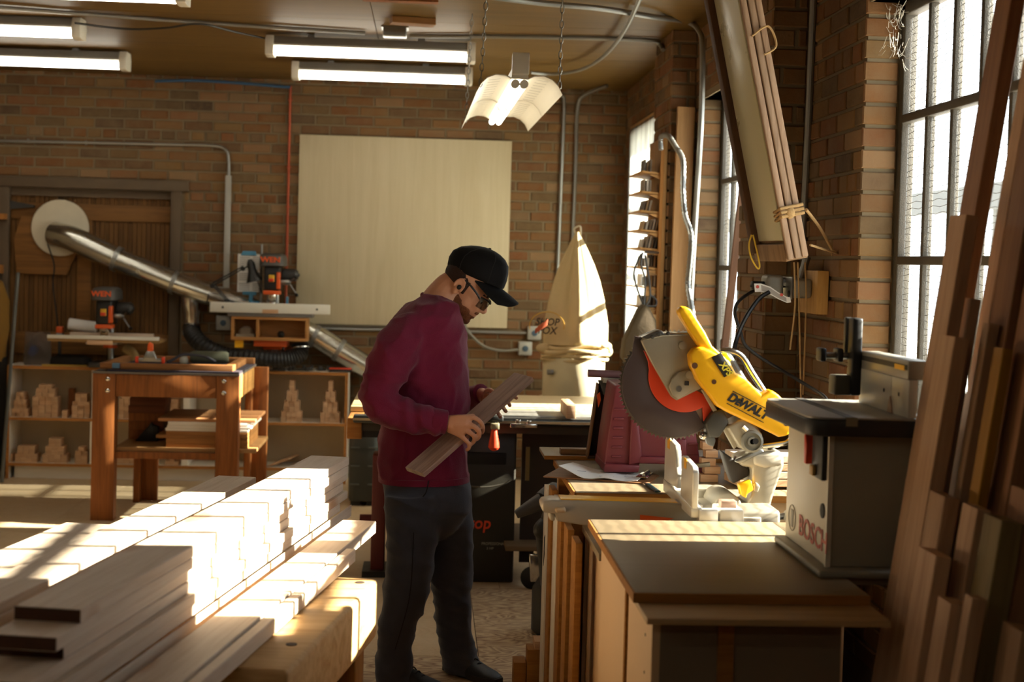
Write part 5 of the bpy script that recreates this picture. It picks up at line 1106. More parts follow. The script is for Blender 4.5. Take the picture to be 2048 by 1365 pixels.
text('lettering', '22.5', M_INK, ms, S(1476, 1024, SYB-.1975), facing(), .016, .0005)
for px, py, c in ((1486, 1040, 'chrome'), (1505, 1041, 'green')): MB().lathe([(.011, 0), (.011, .006), (.006, .008)], S(px, py, SYB-.19), (0, -1, 0), 14).build('lock_button', M_CHROME if c == 'chrome' else plain('button_green', '#8a8f7a', .4, .3), ms)
MB().cyl(S(1522, 1018, SYB-.15), S(1545, 1015, SYB-.15), .010, 10).build('knob_shaft', M_STEEL, ms)
cut('bevel_knob', [(1540, 1020), (1545, 1006), (1568, 994), (1576, 998), (1566, 1014), (1560, 1022), (1570, 1044), (1556, 1046), (1548, 1026)], SYB-.165, SYB-.135, plain('knob_grey', '#8f8b80', .5, .2), .005)
o = MB().tube(bez([S(1455, 955, 4.47), S(1400, 960, 4.47), S(1380, 958, 4.47)], 4), .008, 8).build('clamp_rod', M_CHROME, ms)
wbk = tag(MB().box(Vector((.882, 4.045, .9398)), (.045, .04, .02)).build('wood_chip', M_WALNUT, None, .002), 'small brown chip of wood caught on the saw base', 'chip')
# ================================================================== maroon step stool and dark box behind the saw
M_MAR = plain('maroon_plastic', '#732a30', .5, 0, .18, 10); SYT = 4.78
st = empty('step_stool', (.8, SYT, zt), 'dusty maroon plastic step stool standing behind the mitre saw blade', 'stool')
S2 = sp(SYT)
def cut2(name, poly, y0, y1, mat, bevel=.004, par=st): return MB().prism(poly, y0, y1, S2).build(name, mat, par, bevel)
cut2('shell', [(1209, 942), (1216, 880), (1225, 820), (1233, 772), (1380, 772), (1388, 820), (1396, 880), (1406, 946), (1352, 946), (1348, 922), (1283, 922), (1278, 944)], SYT+.02, SYT+.26, M_MAR, .006)
cut2('foot', [(1208, 945), (1210, 928), (1280, 932), (1277, 946)], SYT, SYT+.27, M_MAR, .004); cut2('foot', [(1350, 947), (1350, 934), (1404, 936), (1406, 948)], SYT, SYT+.27, M_MAR, .004)
cut2('leg_ridge', [(1258, 932), (1264, 815), (1274, 815), (1284, 905), (1284, 926)], SYT+.004, SYT+.03, M_MAR, .005); cut2('leg_ridge', [(1350, 932), (1352, 880), (1374, 880), (1376, 934)], SYT+.004, SYT+.03, M_MAR, .005); cut2('cross_bar', [(1278, 928), (1280, 914), (1352, 916), (1352, 930)], SYT+.002, SYT+.03, M_MAR, .004)
for i in range(6): cut2('tread_rib', [(1222-i*1.2+8, 818+i*19), (1222-i*1.2+28, 818+i*19), (1222-i*1.2+28, 822+i*19), (1222-i*1.2+8, 822+i*19)], SYT+.014, SYT+.022, M_MAR, .001)
for i in range(2): cut2('tread_rib', [(1378, 888+i*24), (1398, 888+i*24), (1398, 892+i*24), (1378, 892+i*24)], SYT+.014, SYT+.022, M_MAR, .001)
bxo = empty('tool_caddy', (.62, 5.1, zt), 'tall open dark brown wooden caddy beside the maroon stool', 'caddy')
SYC = 5.1; S3 = sp(SYC); M_CAD = wood('caddy_wood', '#3a2418', '#22120a', 2, .7)
def cut3(name, poly, y0, y1, mat, bevel=.002): return MB().prism(poly, y0, y1, S3).build(name, mat, bxo, bevel)
cut3('back_board', [(1176, 916), (1198, 770), (1232, 770), (1210, 918)], SYC+.05, SYC+.06, M_CAD); cut3('side', [(1174, 917), (1196, 768), (1199, 768), (1178, 917)], SYC, SYC+.06, wood('caddy_edge', '#7a5636', '#553820', 2)); cut3('bottom', [(1175, 912), (1212, 912), (1212, 918), (1175, 918)], SYC, SYC+.06, M_CAD)
cut3('top_clip', [(1198, 762), (1232, 762), (1228, 790), (1206, 790)], SYC-.01, SYC+.04, M_SDARK); cut3('orange_tag', [(1193, 790), (1199, 784), (1201, 800), (1196, 815)], SYC-.012, SYC-.006, M_ORANGE, 0)
MB().cyl(S3(1176, 747, SYC), S3(1245, 750, SYC), .014, 14).build('round_bar', plain('bar_mauve', '#6d4a4a', .5), bxo); MB().bb(S3(1205, 756, 0).x, S3(1240, 756, 0).x, SYC-.03, SYC+.05, S3(1205, 765, 0).z, S3(1205, 757, 0).z).build('bar_bracket', M_SGREY, bxo)
# ================================================================== router table
rt = empty('router_table', (1.13, 3.47, zt), 'grey router table with black top standing on the near cabinet', 'router table')
RX0, RX1, RY0, RY1 = .965, 1.14, 3.30, 3.68; RZ = 1.235
M_RG = plain('router_grey', '#9a927e', .5, .1, .05); M_RF = plain('router_face', '#d2cbb8', .45, 0, .05)
box('flange', plain('flange_grey', '#8b8778', .5, .2), RX0-.035, RX1+.02, RY0-.05, RY1+.005, zt+.0005, zt+.018, rt, .006)
box('front_panel', M_RF, RX0-.006, RX0, RY0+.004, RY1, zt+.019, RZ, rt, .002)
box('side_panel', M_RG, RX0, RX1+.02, RY0, RY0+.006, zt+.019, RZ, rt, .001); box('side_panel', M_RG, RX0, RX1+.02, RY1-.006, RY1, zt+.019, RZ, rt, .001); box('rear_panel', M_RG, RX1+.014, RX1+.02, RY0, RY1, zt+.019, RZ, rt)
box('corner_edge', M_RF, RX0-.008, RX0+.004, RY0-.006, RY0+.006, zt+.012, RZ, rt)
# table top with rounded corner
RT0, RT1 = .89, 1.195
def rr(x0, x1, y0, y1, r): 
    out = []
    for cx, cy, a in ((x1-r, y1-r, 0), (x0+r, y1-r, 90), (x0+r, y0+r, 180), (x1-r, y0+r, 270)): out += [(cx+r*math.cos(math.radians(a+t)), cy+r*math.sin(math.radians(a+t))) for t in (0, 30, 60, 90)]
    return out
MB().prism(rr(RT0, RT1, 3.235, 3.70, .045), RZ, RZ+.04, lambda u, v, k: Vector((u, v, k))).build('table_skirt', plain('skirt_black', '#2c2a26', .5, .1), rt, .004)
MB().prism(rr(RT0+.003, RT1-.003, 3.238, 3.697, .042), RZ+.04, RZ+.045, lambda u, v, k: Vector((u, v, k))).build('table_top', plain('top_grey', '#a09c92', .35, .2, .06), rt, .001)
box('mitre_slot', plain('slot_grey2', '#3f3b35', .5), RT0+.088, RT0+.11, 3.236, 3.699, RZ+.0445, RZ+.0465, rt); box('slot_end', M_CHROME, RT0+.085, RT0+.113, 3.228, 3.236, RZ+.025, RZ+.046, rt)
box('switch_box', M_BLACK, RX0-.02, RX0-.006, RY0+.01, RY0+.10, RZ-.115, RZ-.005, rt, .004)
MB().prism([(RY0+.12, RZ-.09), (RY0+.135, RZ-.09), (RY0+.14, RZ-.02), (RY0+.13, RZ-.015), (RY0+.115, RZ-.04)], RX0-.03, RX0-.006, lambda u, v, k: Vector((k, u, v))).build('stop_paddle', M_RED, rt, .003); box('toggle', plain('toggle_tan', '#b58d4a', .5), RX0-.03, RX0-.02, RY0+.055, RY0+.085, RZ-.11, RZ-.085, rt, .003); box('label_plate', plain('plate_pale', '#bdb8ab', .5), RX0-.008, RX0-.0062, RY0+.13, RY0+.2, RZ-.09, RZ-.0, rt)
MB().lathe([(.018, 0), (.018, .003), (.012, .004)], (RX0-.006, RY0+.035, zt+.145), (-1, 0, 0), 16).build('dust_port', M_INK, rt)
text('lettering', 'BOSCH', plain('bosch_red', '#b8564a', .6), rt, (RX0-.0075, RY0+.115, zt+.072), facing((0, -1, 0)), .072, .0006, 0, 1.1, .001)
MB().tube([Vector((RX0-.0065, RY1-.065+.033*math.cos(t), zt+.078+.033*math.sin(t))) for t in (2*PI*k/28 for k in range(29))], .0012, 5).build('ring_emblem', plain('emblem_grey', '#9a9484', .5), rt)
MB().bb(RX0-.0075, RX0-.006, RY1-.075, RY1-.055, zt+.055, zt+.1).build('emblem_core', plain('emblem_grey', '#9a9484'), rt)
# fence
FX = 1.125; fz0, fz1 = RZ+.046, 1.415
for a, b in ((3.24, 3.365), (3.368, 3.62)): box('fence_face', plain('fence_white', '#c9c4b6', .45), FX, FX+.02, a, b, fz0, fz1-.045, rt, .001)
box('fence_rail', plain('rail_alloy', '#aaa596', .4, .5), FX-.004, FX+.05, 3.24, 3.62, fz1-.045, fz1, rt, .003); box('rail_slot', M_BLACK, FX-.006, FX-.003, 3.245, 3.6, fz1-.022, fz1-.01, rt); box('scale_tape', M_YELLOW, FX-.0065, FX-.0035, 3.26, 3.33, fz1-.024, fz1-.012, rt)
for y in (3.31, 3.42): MB().lathe([(.005, 0), (.005, .001)], (FX, y, fz0+.05), (-1, 0, 0), 10).build('fence_hole', M_INK, rt)
MB().prism([(3.35, fz0), (3.385, fz0), (3.375, fz0+.03), (3.367, fz0+.04), (3.36, fz0+.03)], FX-.003, FX+.001, lambda u, v, k: Vector((k, u, v))).build('bit_opening', M_WALNUT, rt)
MB().bb(FX-.03, FX-.004, 3.59, 3.635, 1.30, 1.50).build('guide_block', M_BLACK, rt, .005); MB().bb(FX-.035, FX-.015, 3.64, 3.66, 1.40, 1.50).build('guide_post', M_SDARK, rt, .004)
MB().bb(FX-.07, FX-.02, 3.60, 3.66, 1.30, 1.35).build('feather_pad', plain('pad_olive', '#4f4a38', .6), rt, .004); MB().cyl((FX-.1, 3.63, 1.40), (FX-.03, 3.63, 1.40), .009, 10).build('knob_shaft', M_STEEL, rt)
for xx in (FX-.1, FX-.055): MB().bb(xx-.008, xx+.008, 3.605, 3.655, 1.385, 1.42).build('wing_knob', M_BLACK, rt, .005)
# ================================================================== hanging light box
lb = empty('light_box', (1.0, 4.75, 2.9), 'long wooden framed light box with milky diffuser hung on ropes by the window pier', 'lamp')
n0 = at(1480, 0, y=4.76); n1 = at(1570, 487, y=4.76); f0 = at(1437, 0, y=5.0); f1 = at(1525, 490, y=5.0)
axl = (n1-n0).normalized(); lz0 = n0-axl*.30; Llb = (n1-lz0).length
wv_ = Vector((f0.x-n0.x, .24, 0)).normalized(); nr = axl.cross(wv_).normalized()
if nr.x > 0: nr = -nr
def lp(a, b, c): return lz0 + axl*a + wv_*b + nr*c        # along, across (far), outward to the room
def slab(name, a0, a1, b0, b1, c0, c1, mat, bevel=.002): return MB().loft([[lp(a, b, c) for b, c in ((b0, c0), (b1, c0), (b1, c1), (b0, c1))] for a in (a0, a1)]).build(name, mat, lb, bevel)
M_LBW = wood('light_box_wood', '#9a7a58', '#73563a', 2, .6); M_DIF = plain('milky_diffuser', '#b9b394', .3, 0, .05, 8)
slab('diffuser', .01, Llb-.01, .0, .24, .0, .008, M_DIF, .003); slab('back_tray', 0, Llb+.03, -.03, .27, -.06, -.001, M_LBW)
for k in range(3): slab('moulded_strip', -.05, Llb+.055, -.034-.006*k, -.028+.0-.002*k, -.062+.028*k, -.040+.028*k, wood('strip_wood', '#a5866a', '#7d6048', 2, .8), .004)
slab('far_rail', -.05, Llb+.03, .243, .285, -.06, .03, wood('far_rail_wood', '#5a3a20', '#3a2412', 2), .003); slab('bottom_rail', Llb, Llb+.06, -.03, .285, -.06, .018, M_LBW, .003)
ropes = empty('tie_rope', lp(Llb-.12, -.04, 0), 'tan rope tied round the light box and hooked to the brick wall', 'rope')
hk = at(1665, 501, x=WX-.018); kn = lp(Llb-.10, -.045, -.02); kb = lp(Llb-.10, -.045, -.078)
MB().tube(bez([kb, kb+(hk-kb)*.5+Vector((0, 0, .01)), hk], 5), .0055, 7).build('strand', M_ROPE, ropes); MB().tube(bez([lp(Llb+.02, -.04, -.072), hk+Vector((0, -.05, -.01)), hk], 4), .004, 6).build('strand', M_ROPE, ropes)
mb = MB()
for k in range(3):
    a = Llb-.12+.014*k; mb.tube([lp(a, -.045, -.07), lp(a, -.05, .012), lp(a+.01, -.02, .024), lp(a+.01, -.018, -.0)], .006, 7)
mb.ell(kn, (.018, .014, .02)); mb.build('knot', M_ROPE, ropes)
MB().tube(bez([lp(Llb*.38, -.05, .0), lp(Llb*.36, -.055, -.06), lp(Llb*.42, -.055, -.075), lp(Llb*.44, -.05, -.03)], 6), .004, 6).build('loop', M_ROPE, ropes)
for k, a in enumerate((.06, .2)): MB().tube([lp(a, -.05, .0), lp(a-.1, -.06, .01), Vector((lp(a, 0, 0).x-.05, 4.65+.03*k, ZC))], .005, 6).build('hanger', M_ROPE, ropes)
yl = tag(MB().tube(bez([at(1503, 470, y=4.9), at(1498, 490, y=4.9), at(1502, 515, y=4.9), at(1515, 537, y=4.9), at(1519, 530, y=4.9), at(1512, 495, y=4.9), at(1506, 470, y=4.9)], 6), .003, 6).build('yellow_string', plain('yellow_cord', '#c9a52c', .6)), 'thin yellow cord loop hanging from the light box rail', 'cord')
# ================================================================== power outlet on the window wall
po = empty('power_outlet', at(1620, 590, x=WX), 'grey metal power outlet on a pale wooden block with plugged cord', 'outlet')
a = at(1612, 541, x=WX-.06); b = at(1650, 632, x=WX-.06)
yb = (a.y+b.y)/2
box('mounting_block', wood('mount_wood', '#c49a5c', '#a67b3e', 2), WX-.055, WX-.013, 5.02, 5.28, b.z, a.z, po, .003)
box('junction_case', plain('case_grey', '#8f8b80', .45, .3), WX-.13, WX-.056, 5.08, 5.24, b.z+.055, a.z-.03, po, .012); box('cover_plate', M_GALV, WX-.135, WX-.13, 5.07, 5.25, b.z+.05, a.z-.025, po, .003)
box('plug_case', plain('case_grey', '#8f8b80'), WX-.215, WX-.15, 5.12, 5.22, b.z+.05, a.z-.02, po, .014); MB().cyl((WX-.15, 5.17, b.z+.11), (WX-.13, 5.17, b.z+.11), .02, 10).build('coupling', M_STEEL, po)
MB().lathe([(.012, 0), (.012, .004)], (WX-.135, 5.10, b.z+.07), (-1, 0, 0), 12).build('knockout', M_INK, po); MB().cyl((WX-.07, 5.19, a.z-.03), (WX-.05, 5.19, a.z+.05), .014, 10).build('conduit_nut', M_STEEL, po)
pg = at(1562, 574, y=5.12); MB().box((WX-.235, 5.17, pg.z), (.05, .04, .035)).build('plug', M_BLACK, po, .006)
tg = empty('cord_tag', at(1545, 590, y=5.05), 'white warning tag with red dots on the black cord', 'tag')
tp0 = [at(px, py, y=5.02) for px, py in ((1508, 576), (1522, 576), (1540, 582), (1556, 592), (1572, 600), (1580, 600))]
wd = [.030, .03, .03, .026, .022, .018]
MB().loft([[p+Vector((0, -.001, w_/2)), p+Vector((.004, -.001, -w_/2)), p+Vector((.004, .001, -w_/2)), p+Vector((0, .001, w_/2))] for p, w_ in zip(tp0, wd)]).build('tag_strip', M_PAPER, tg); MB().loft([[p+Vector((0, -.0022, w_/3)), p+Vector((.002, -.0022, -w_/3)), p+Vector((.002, -.0012, -w_/3)), p+Vector((0, -.0012, w_/3))] for p, w_ in zip(tp0[1:5], wd[1:])]).build('print_panel', plain('print_panel', '#a8a29a', .8), tg)
for i in (0, 3): MB().lathe([(.006, 0), (.006, .001)], tp0[i]+Vector((.012, -.003, .004)), (0, -1, 0), 10).build('red_dot', M_RED, tg)
cdp = [(WX-.26, 5.17, pg.z), at(1530, 572, y=5.1), at(1500, 586, y=5.05), at(1475, 606, y=5.0), at(1470, 630, y=5.0), at(1480, 660, y=5.0), at(1490, 690, y=5.0), at(1520, 715, y=5.0), at(1570, 745, y=4.95), at(1620, 775, y=4.8), at(1650, 795, y=4.6), at(1658, 815, y=4.45)]
tag(MB().tube(bez(cdp, 7), .006, 8).build('power_lead', M_CORD), 'black power cord draped from the outlet past the saw to the router', 'cord')
tag(MB().tube(bez([at(1538, 585, y=5.0), at(1518, 598, y=4.98), at(1495, 630, y=4.95), at(1478, 665, y=4.94), at(1468, 700, y=4.88), at(1464, 740, y=4.7)], 7), .008, 8).build('power_lead', M_CORD), 'thicker black cord curving down to the mitre saw motor', 'cord')
for k, (x0_, x1_, py1, lab) in enumerate([(1588, 1580, 700, 'short tan string with a frayed end hanging below the outlet'), (1596, 1602, 800, 'tan string hanging straight down past the outlet'), (1610, 1606, 790, 'tan string crossing behind the outlet cover')]):
    tag(MB().tube(bez([at(x0_, 525, y=5.0+.02*k), at(x0_+2, 610, y=5.0+.02*k), at(x1_, py1, y=5.0+.02*k)], 5), .0032, 6).build('hanging_string', M_ROPE), lab, 'string')
# ================================================================== far part of the window wall
rk = empty('wall_rack', (PX-.02, 8.0, 1.3), 'narrow wooden wall rack with small sloping shelves on the far pier', 'rack')
M_RACK = wood('rack_wood', '#b98a50', '#8f6632', 2)
ry0, ry1 = 7.74, 8.26
box('back_board', M_RACK, PX-.034, PX-.0145, ry0, ry1, 1.22, 2.33, rk, .002); box('edge_board', wood('rack_edge', '#a8702f', '#7f4f1a', 2), PX-.05, PX-.034, ry0, ry0+.02, 1.22, 2.33, rk)
shz = [1.375, 1.487, 1.595, 1.70, 1.80, 1.905, 2.01, 2.12]
_cols = ['#e8e2d2', '#6a6258', '#b89a72', '#cfc9bc', '#8b7a66', '#f0ebde']
k = 0
for i, z in enumerate(shz):
    MB().prism([(PX-.034, z), (PX-.145, z+.012), (PX-.15, z+.022), (PX-.034, z+.012)], ry0+.02, ry1, lambda u, v, w_: Vector((u, w_, v))).build('shelf', M_RACK, rk, .001)
    MB().prism([(PX-.034, z-.03), (PX-.11, z+.0), (PX-.034, z+.0)], ry0+.02, ry0+.03, lambda u, v, w_: Vector((u, w_, v))).build('shelf_bracket', M_RACK, rk)
    for j in range(5 if i < 5 else 3):
        h = rnd.uniform(.045, .07); x = PX-.125+.018*j; y_ = ry0+.06+rnd.uniform(0, .04)
        R = Matrix.Rotation(.2 if i in (3, 4, 5) else .02, 3, 'Y')
        c_ = _cols[k % 6]; o = MB().box((0, 0, h/2), (.010, .13, h)).build('sanding_pad', plain('pad_'+c_.strip('#'), c_, .8)); o.location = (x, y_+.08, z+.021+.0*(j)); o.rotation_euler = R.to_euler(); k += 1
        tag(o, '%s sheet standing on the %s shelf of the wall rack' % (dict(zip(_cols, ('cream', 'charcoal', 'tan', 'grey', 'brown', 'white')))[c_], ['lowest', 'second', 'third', 'fourth', 'fifth', 'sixth', 'seventh', 'topmost'][i]), 'sheet', 'sheets standing in the wall rack')
fc = bez([at(1322, 300, x=1.24), at(1322, 275, x=1.24), at(1336, 272, x=1.24), at(1352, 295, x=1.24), at(1366, 322, x=1.24), at(1366, 380, x=1.23), at(1370, 430, x=1.23), at(1382, 470, x=1.23), at(1380, 520, x=1.23), at(1376, 570, x=1.23), at(1384, 620, x=1.23), at(1392, 690, x=1.23), at(1396, 760, x=1.22)], 12)
tag(MB().tube(fc, [.013+(.0018 if i % 2 else -.0012) for i in range(len(fc))], 10).build('flexible_conduit', M_GALV), 'wavy flexible metal conduit rising beside the wall rack', 'conduit')
q0 = at(1372, 700, x=1.30); ba = Vector((1.355, 7.66, .008)); tb_ = at(1382, 215, y=7.69)
tag(board('leaning_board', ba, Vector((min(tb_.x, 1.38), 7.69, tb_.z)), .03, .095, wood('leaning_board_wood', '#b88b58', '#9c6f3e', 0), up=(1, 0, 0)), 'tall pale board leaning on the far brick pier', 'board')
s0 = at(1494, 300, y=6.66); s1 = at(1449, 700, y=6.66); dd = (s1-s0); s0 = s0-dd*((1.512-s0.x)/-dd.x) if s0.x < 1.512 else s0; s2 = s0+dd*((s0.z-.003)/-dd.z)
tag(board('leaning_stick', s2, s0, .034, .022, wood('stick_brown', '#7a5236', '#5a3822', 0), up=(0, 1, 0)), 'long thin brown stick leaning across the second window', 'stick')
cv = empty('canvas_bag', at(1275, 640, y=7.7), 'drooping olive canvas bag hung by dark cords near the corner window', 'bag')
pts = [(1286, 608), (1296, 616), (1308, 640), (1312, 700), (1300, 735), (1262, 740), (1242, 715), (1246, 682), (1258, 655), (1276, 618)]
MB().prism(pts, 7.55, 7.68, lambda u, v, k: (lambda q: Vector((q.x, k, q.z)))(at(u, v, y=7.62))).build('bag', plain('olive_canvas', '#463820', .9, 0, .2, 10, .3), cv, .008, seg=2)
for k, pp in enumerate([((1288, 610), (1290, 560), (1282, 530), (1285, 505)), ((1288, 612), (1275, 580), (1268, 545), (1282, 508)), ((1290, 614), (1300, 595), (1298, 560), (1290, 510)), ((1290, 612), (1310, 612), (1312, 600), (1300, 590))]):
    MB().tube(bez([at(*p, y=7.64+.018*k) for p in pp], 6), .006, 6).build('cord', M_DARK, cv)
MB().cyl((at(1287, 503, y=7.68).x, 7.63, at(1287, 505, y=7.68).z), (PX-.043, 7.75, at(1287, 505, y=7.68).z), .006, 8).build('peg', M_STEEL, cv)
cn2 = empty('spray_can', (WX+.04, 6.95, WZ0), 'navy blue spray can on the window sill behind the saw', 'can'); q = at(1445, 690, x=WX+.03)
MB().lathe([(.03, 0), (.032, .005), (.032, .17), (.024, .19)], (WX+.04, q.y, WZ0), (0, 0, 1), 18).build('body', plain('navy_can', '#1a2433', .35), cn2); MB().lathe([(.022, 0), (.022, .05), (.018, .055)], (WX+.04, q.y, WZ0+.19), (0, 0, 1), 16).build('cap', M_BLACK, cn2)
MB().lathe([(.0325, .06), (.0325, .075)], (WX+.04, q.y, WZ0), (0, 0, 1), 18, False).build('label_band', plain('band_gold', '#9c8a4a', .5), cn2)
c3_ = empty('spray_can', (WX+.05, 6.6, WZ0), 'small dark bottle on the window sill beside the navy can', 'bottle'); q = at(1468, 690, x=WX+.05)
MB().lathe([(.022, 0), (.024, .004), (.024, .09), (.01, .11), (.01, .15)], (WX+.05, q.y, WZ0), (0, 0, 1), 16).build('body', M_BLACK, c3_); MB().lathe([(.012, 0), (.012, .02)], (WX+.05, q.y, WZ0+.15), (0, 0, 1), 12).build('cap', M_DARK, c3_)
# cobweb in the window corner
cw = MB(); rr_ = random.Random(3)
for i in range(70):
    _cl = lambda v: Vector((min(v.x, 1.556), min(v.y, 4.688), min(v.z, 2.515))); p0 = _cl(at(1770+rr_.uniform(0, 40), rr_.uniform(5, 120), x=1.50+rr_.uniform(-.03, .05))); p1 = _cl(p0+Vector((rr_.uniform(-.02, .03), rr_.uniform(-.06, .06), rr_.uniform(-.05, .04)))); cw.tube([p0, (p0+p1)/2+Vector((0, 0, -.008)), p1], .0007, 4, False)
tag(cw.build('cobweb', plain('web', '#cfc8b8', .8)), 'dusty cobweb hanging in the top corner of the wired window', 'cobweb', kind='stuff')
# ================================================================== the man
MY = 5.45
def mp(px, py, dy=0): return at(px, py, y=MY+dy)
man = empty('person', (at(850, 1355, y=MY).x, MY, 0), 'man in black cap, maroon sweater and dark trousers inspecting a board', 'person')
M_SKIN = plain('skin', '#c98f6c', .55, 0, .08, 30, .1); M_SWE = plain('maroon_knit', '#6f1d36', .85, 0, .24, 9, .35, .15, 220); M_TRO = plain('charcoal_denim', '#3f424c', .85, 0, .5, 4, .3, .2, 260)
for _m in (M_SWE, M_TRO):
    _b = _m.node_tree.nodes['Principled BSDF']; _b.inputs['Sheen Weight'].default_value = .15; _b.inputs['Sheen Roughness'].default_value = .5
M_CAP = plain('black_twill', '#0d0c0c', .8, 0, .2, 20, .2, .2); M_HAIR = plain('brown_hair', '#2e1a0f', .7, 0, .4, 80, .6, .3, 200); M_BEARD = plain('ginger_beard', '#6e3f20', .75, 0, .45, 90, .8, .3, 240)
def remesh(mb, name, mat, voxel, smooth=6, fold=None, parent=man, factor=.5):
    m = mb.mesh(name); o = bpy.data.objects.new(name, m); COL.objects.link(o)
    r = o.modifiers.new('r', 'REMESH'); r.mode = 'VOXEL'; r.voxel_size = voxel
    s_ = o.modifiers.new('s', 'SMOOTH'); s_.iterations = smooth; s_.factor = factor
    bpy.context.view_layer.update(); dg = bpy.context.evaluated_depsgraph_get()
    m2 = bpy.data.meshes.new_from_object(o.evaluated_get(dg)); m2.name = name; o.modifiers.clear(); o.data = m2; bpy.data.meshes.remove(m)
    if fold:
        n = len(m2.vertices); co = np.empty(n*3); m2.vertices.foreach_get('co', co); co = co.reshape(-1, 3); no = np.empty(n*3); m2.vertices.foreach_get('normal', no); no = no.reshape(-1, 3)
        d = np.array([fold(Vector(p)) for p in co]); co += no*d[:, None]; m2.vertices.foreach_set('co', co.ravel())
    for p in m2.polygons: p.use_smooth = True
    m2.materials.clear(); m2.materials.append(mat); o.parent = parent; o.matrix_parent_inverse = parent.matrix_basis.inverted()
    return o
def srings(rows, dy, p=.8, n=28, grow=0):
    """rows: (py, left px, right px, half depth); superellipse rings"""
    out = []
    for py, l, r_, hd in rows:
        a = mp(l, py, dy); b = mp(r_, py, dy); c = (a+b)/2; hw = (b-a).length/2+grow; hd = hd+grow; ax_ = (b-a).normalized()
        out.append([c+ax_*(hw*math.copysign(abs(math.cos(t))**p, math.cos(t)))+Vector((0, hd*math.copysign(abs(math.sin(t))**p, math.sin(t)), 0)) for t in (2*PI*k/n for k in range(n))])
    return out
def limb(pts, rs, n=8): 
    P = bez(pts, n); R_ = []
    for i in range(len(rs)-1): R_ += [rs[i]+(rs[i+1]-rs[i])*k/n for k in range(n)]
    R_.append(rs[-1]); return P, R_
TOR = [(588, 846, 898, .07), (596, 832, 905, .10), (610, 810, 916, .15), (632, 788, 924, .195), (670, 772, 932, .215), (740, 768, 938, .205), (800, 764, 941, .19), (860, 759, 940, .18), (920, 757, 939, .178), (957, 757, 938, .178)]
ARM_N = [mp(826, 662, -.13), mp(790, 705, -.215), mp(757, 788, -.265), mp(770, 817, -.275), mp(826, 836, -.275), mp(889, 845, -.265)]
ARM_F = [mp(852, 650, .17), mp(868, 720, .24), mp(882, 795, .27), mp(905, 806, .26), mp(935, 800, .20), mp(962, 790, .13)]
# ---- sweater
sw = MB().loft(srings(TOR, 0))
P, R_ = limb(ARM_N, [.085, .086, .068, .067, .058, .046]); sw.tube(P, R_, 18)
P, R_ = limb(ARM_F, [.085, .078, .064, .062, .054, .043]); sw.tube(P, R_, 18)
el = ARM_N[2]; hem = mp(850, 957)
def ridge(q): return (1-min(1, abs(noise.noise(q))*2.6))**2
def fold(p):
    d = .006*noise.noise(p*4)
    e = max(0, 1-(p-el).length/.24); d += -.004*e+.014*e*ridge(Vector((p.x*7+p.z*16, p.y*5, p.z*7-p.x*5)))
    w_ = .55+.45*max(0, 1-abs(p.z-hem.z-.08)/.25); d += .010*w_*ridge(Vector((p.x*4+p.z*7, p.y*4, p.z*7-p.x*9+3)))
    d += .006*ridge(Vector((p.x*10-p.z*4, p.y*8, p.z*6+p.x*6+9)))
    s_ = max(0, 1-(p-ARM_N[0]).length/.26); d += .012*s_*ridge(Vector((p.x*14-p.z*8, p.y*5, p.z*4+p.x*3)))
    f_ = max(0, 1-(p-ARM_N[4]).length/.15); d += .009*f_*math.sin(75*p.x+12*p.z+6*noise.noise(p*8))
    return d-.006
swo = remesh(sw, 'sweater', M_SWE, .0075, 18, fold); _s = swo.modifiers.new('soften', 'SMOOTH'); _s.iterations = 3
d_ = (ARM_N[5]-ARM_N[4]).normalized(); MB().tube([ARM_N[5]-d_*.05, ARM_N[5]-d_*.045, ARM_N[5]+d_*.006, ARM_N[5]+d_*.008], [.045, .0475, .0445, .041], 20).build('cuff', M_SWE, man)
d_ = (ARM_F[5]-ARM_F[4]).normalized(); MB().tube([ARM_F[5]-d_*.05, ARM_F[5]-d_*.045, ARM_F[5]+d_*.006, ARM_F[5]+d_*.008], [.043, .0455, .043, .040], 20).build('cuff', M_SWE, man)
hemr = srings([(948, 757, 938, .179), (960, 757.5, 938.5, .179)], 0); MB().loft([[c+(c-sum(r_, Vector())/len(r_))*.012 for c in r_] for r_ in hemr]).build('hem_band', M_SWE, man)
nk = [mp(845, 590, 0), mp(868, 604, -.075), mp(897, 632, -.055), mp(909, 643, 0), mp(899, 634, .055), mp(868, 604, .075), mp(845, 590, 0)]
MB().tube(bez(nk, 6), .0105, 8).build('collar', M_SWE, man)
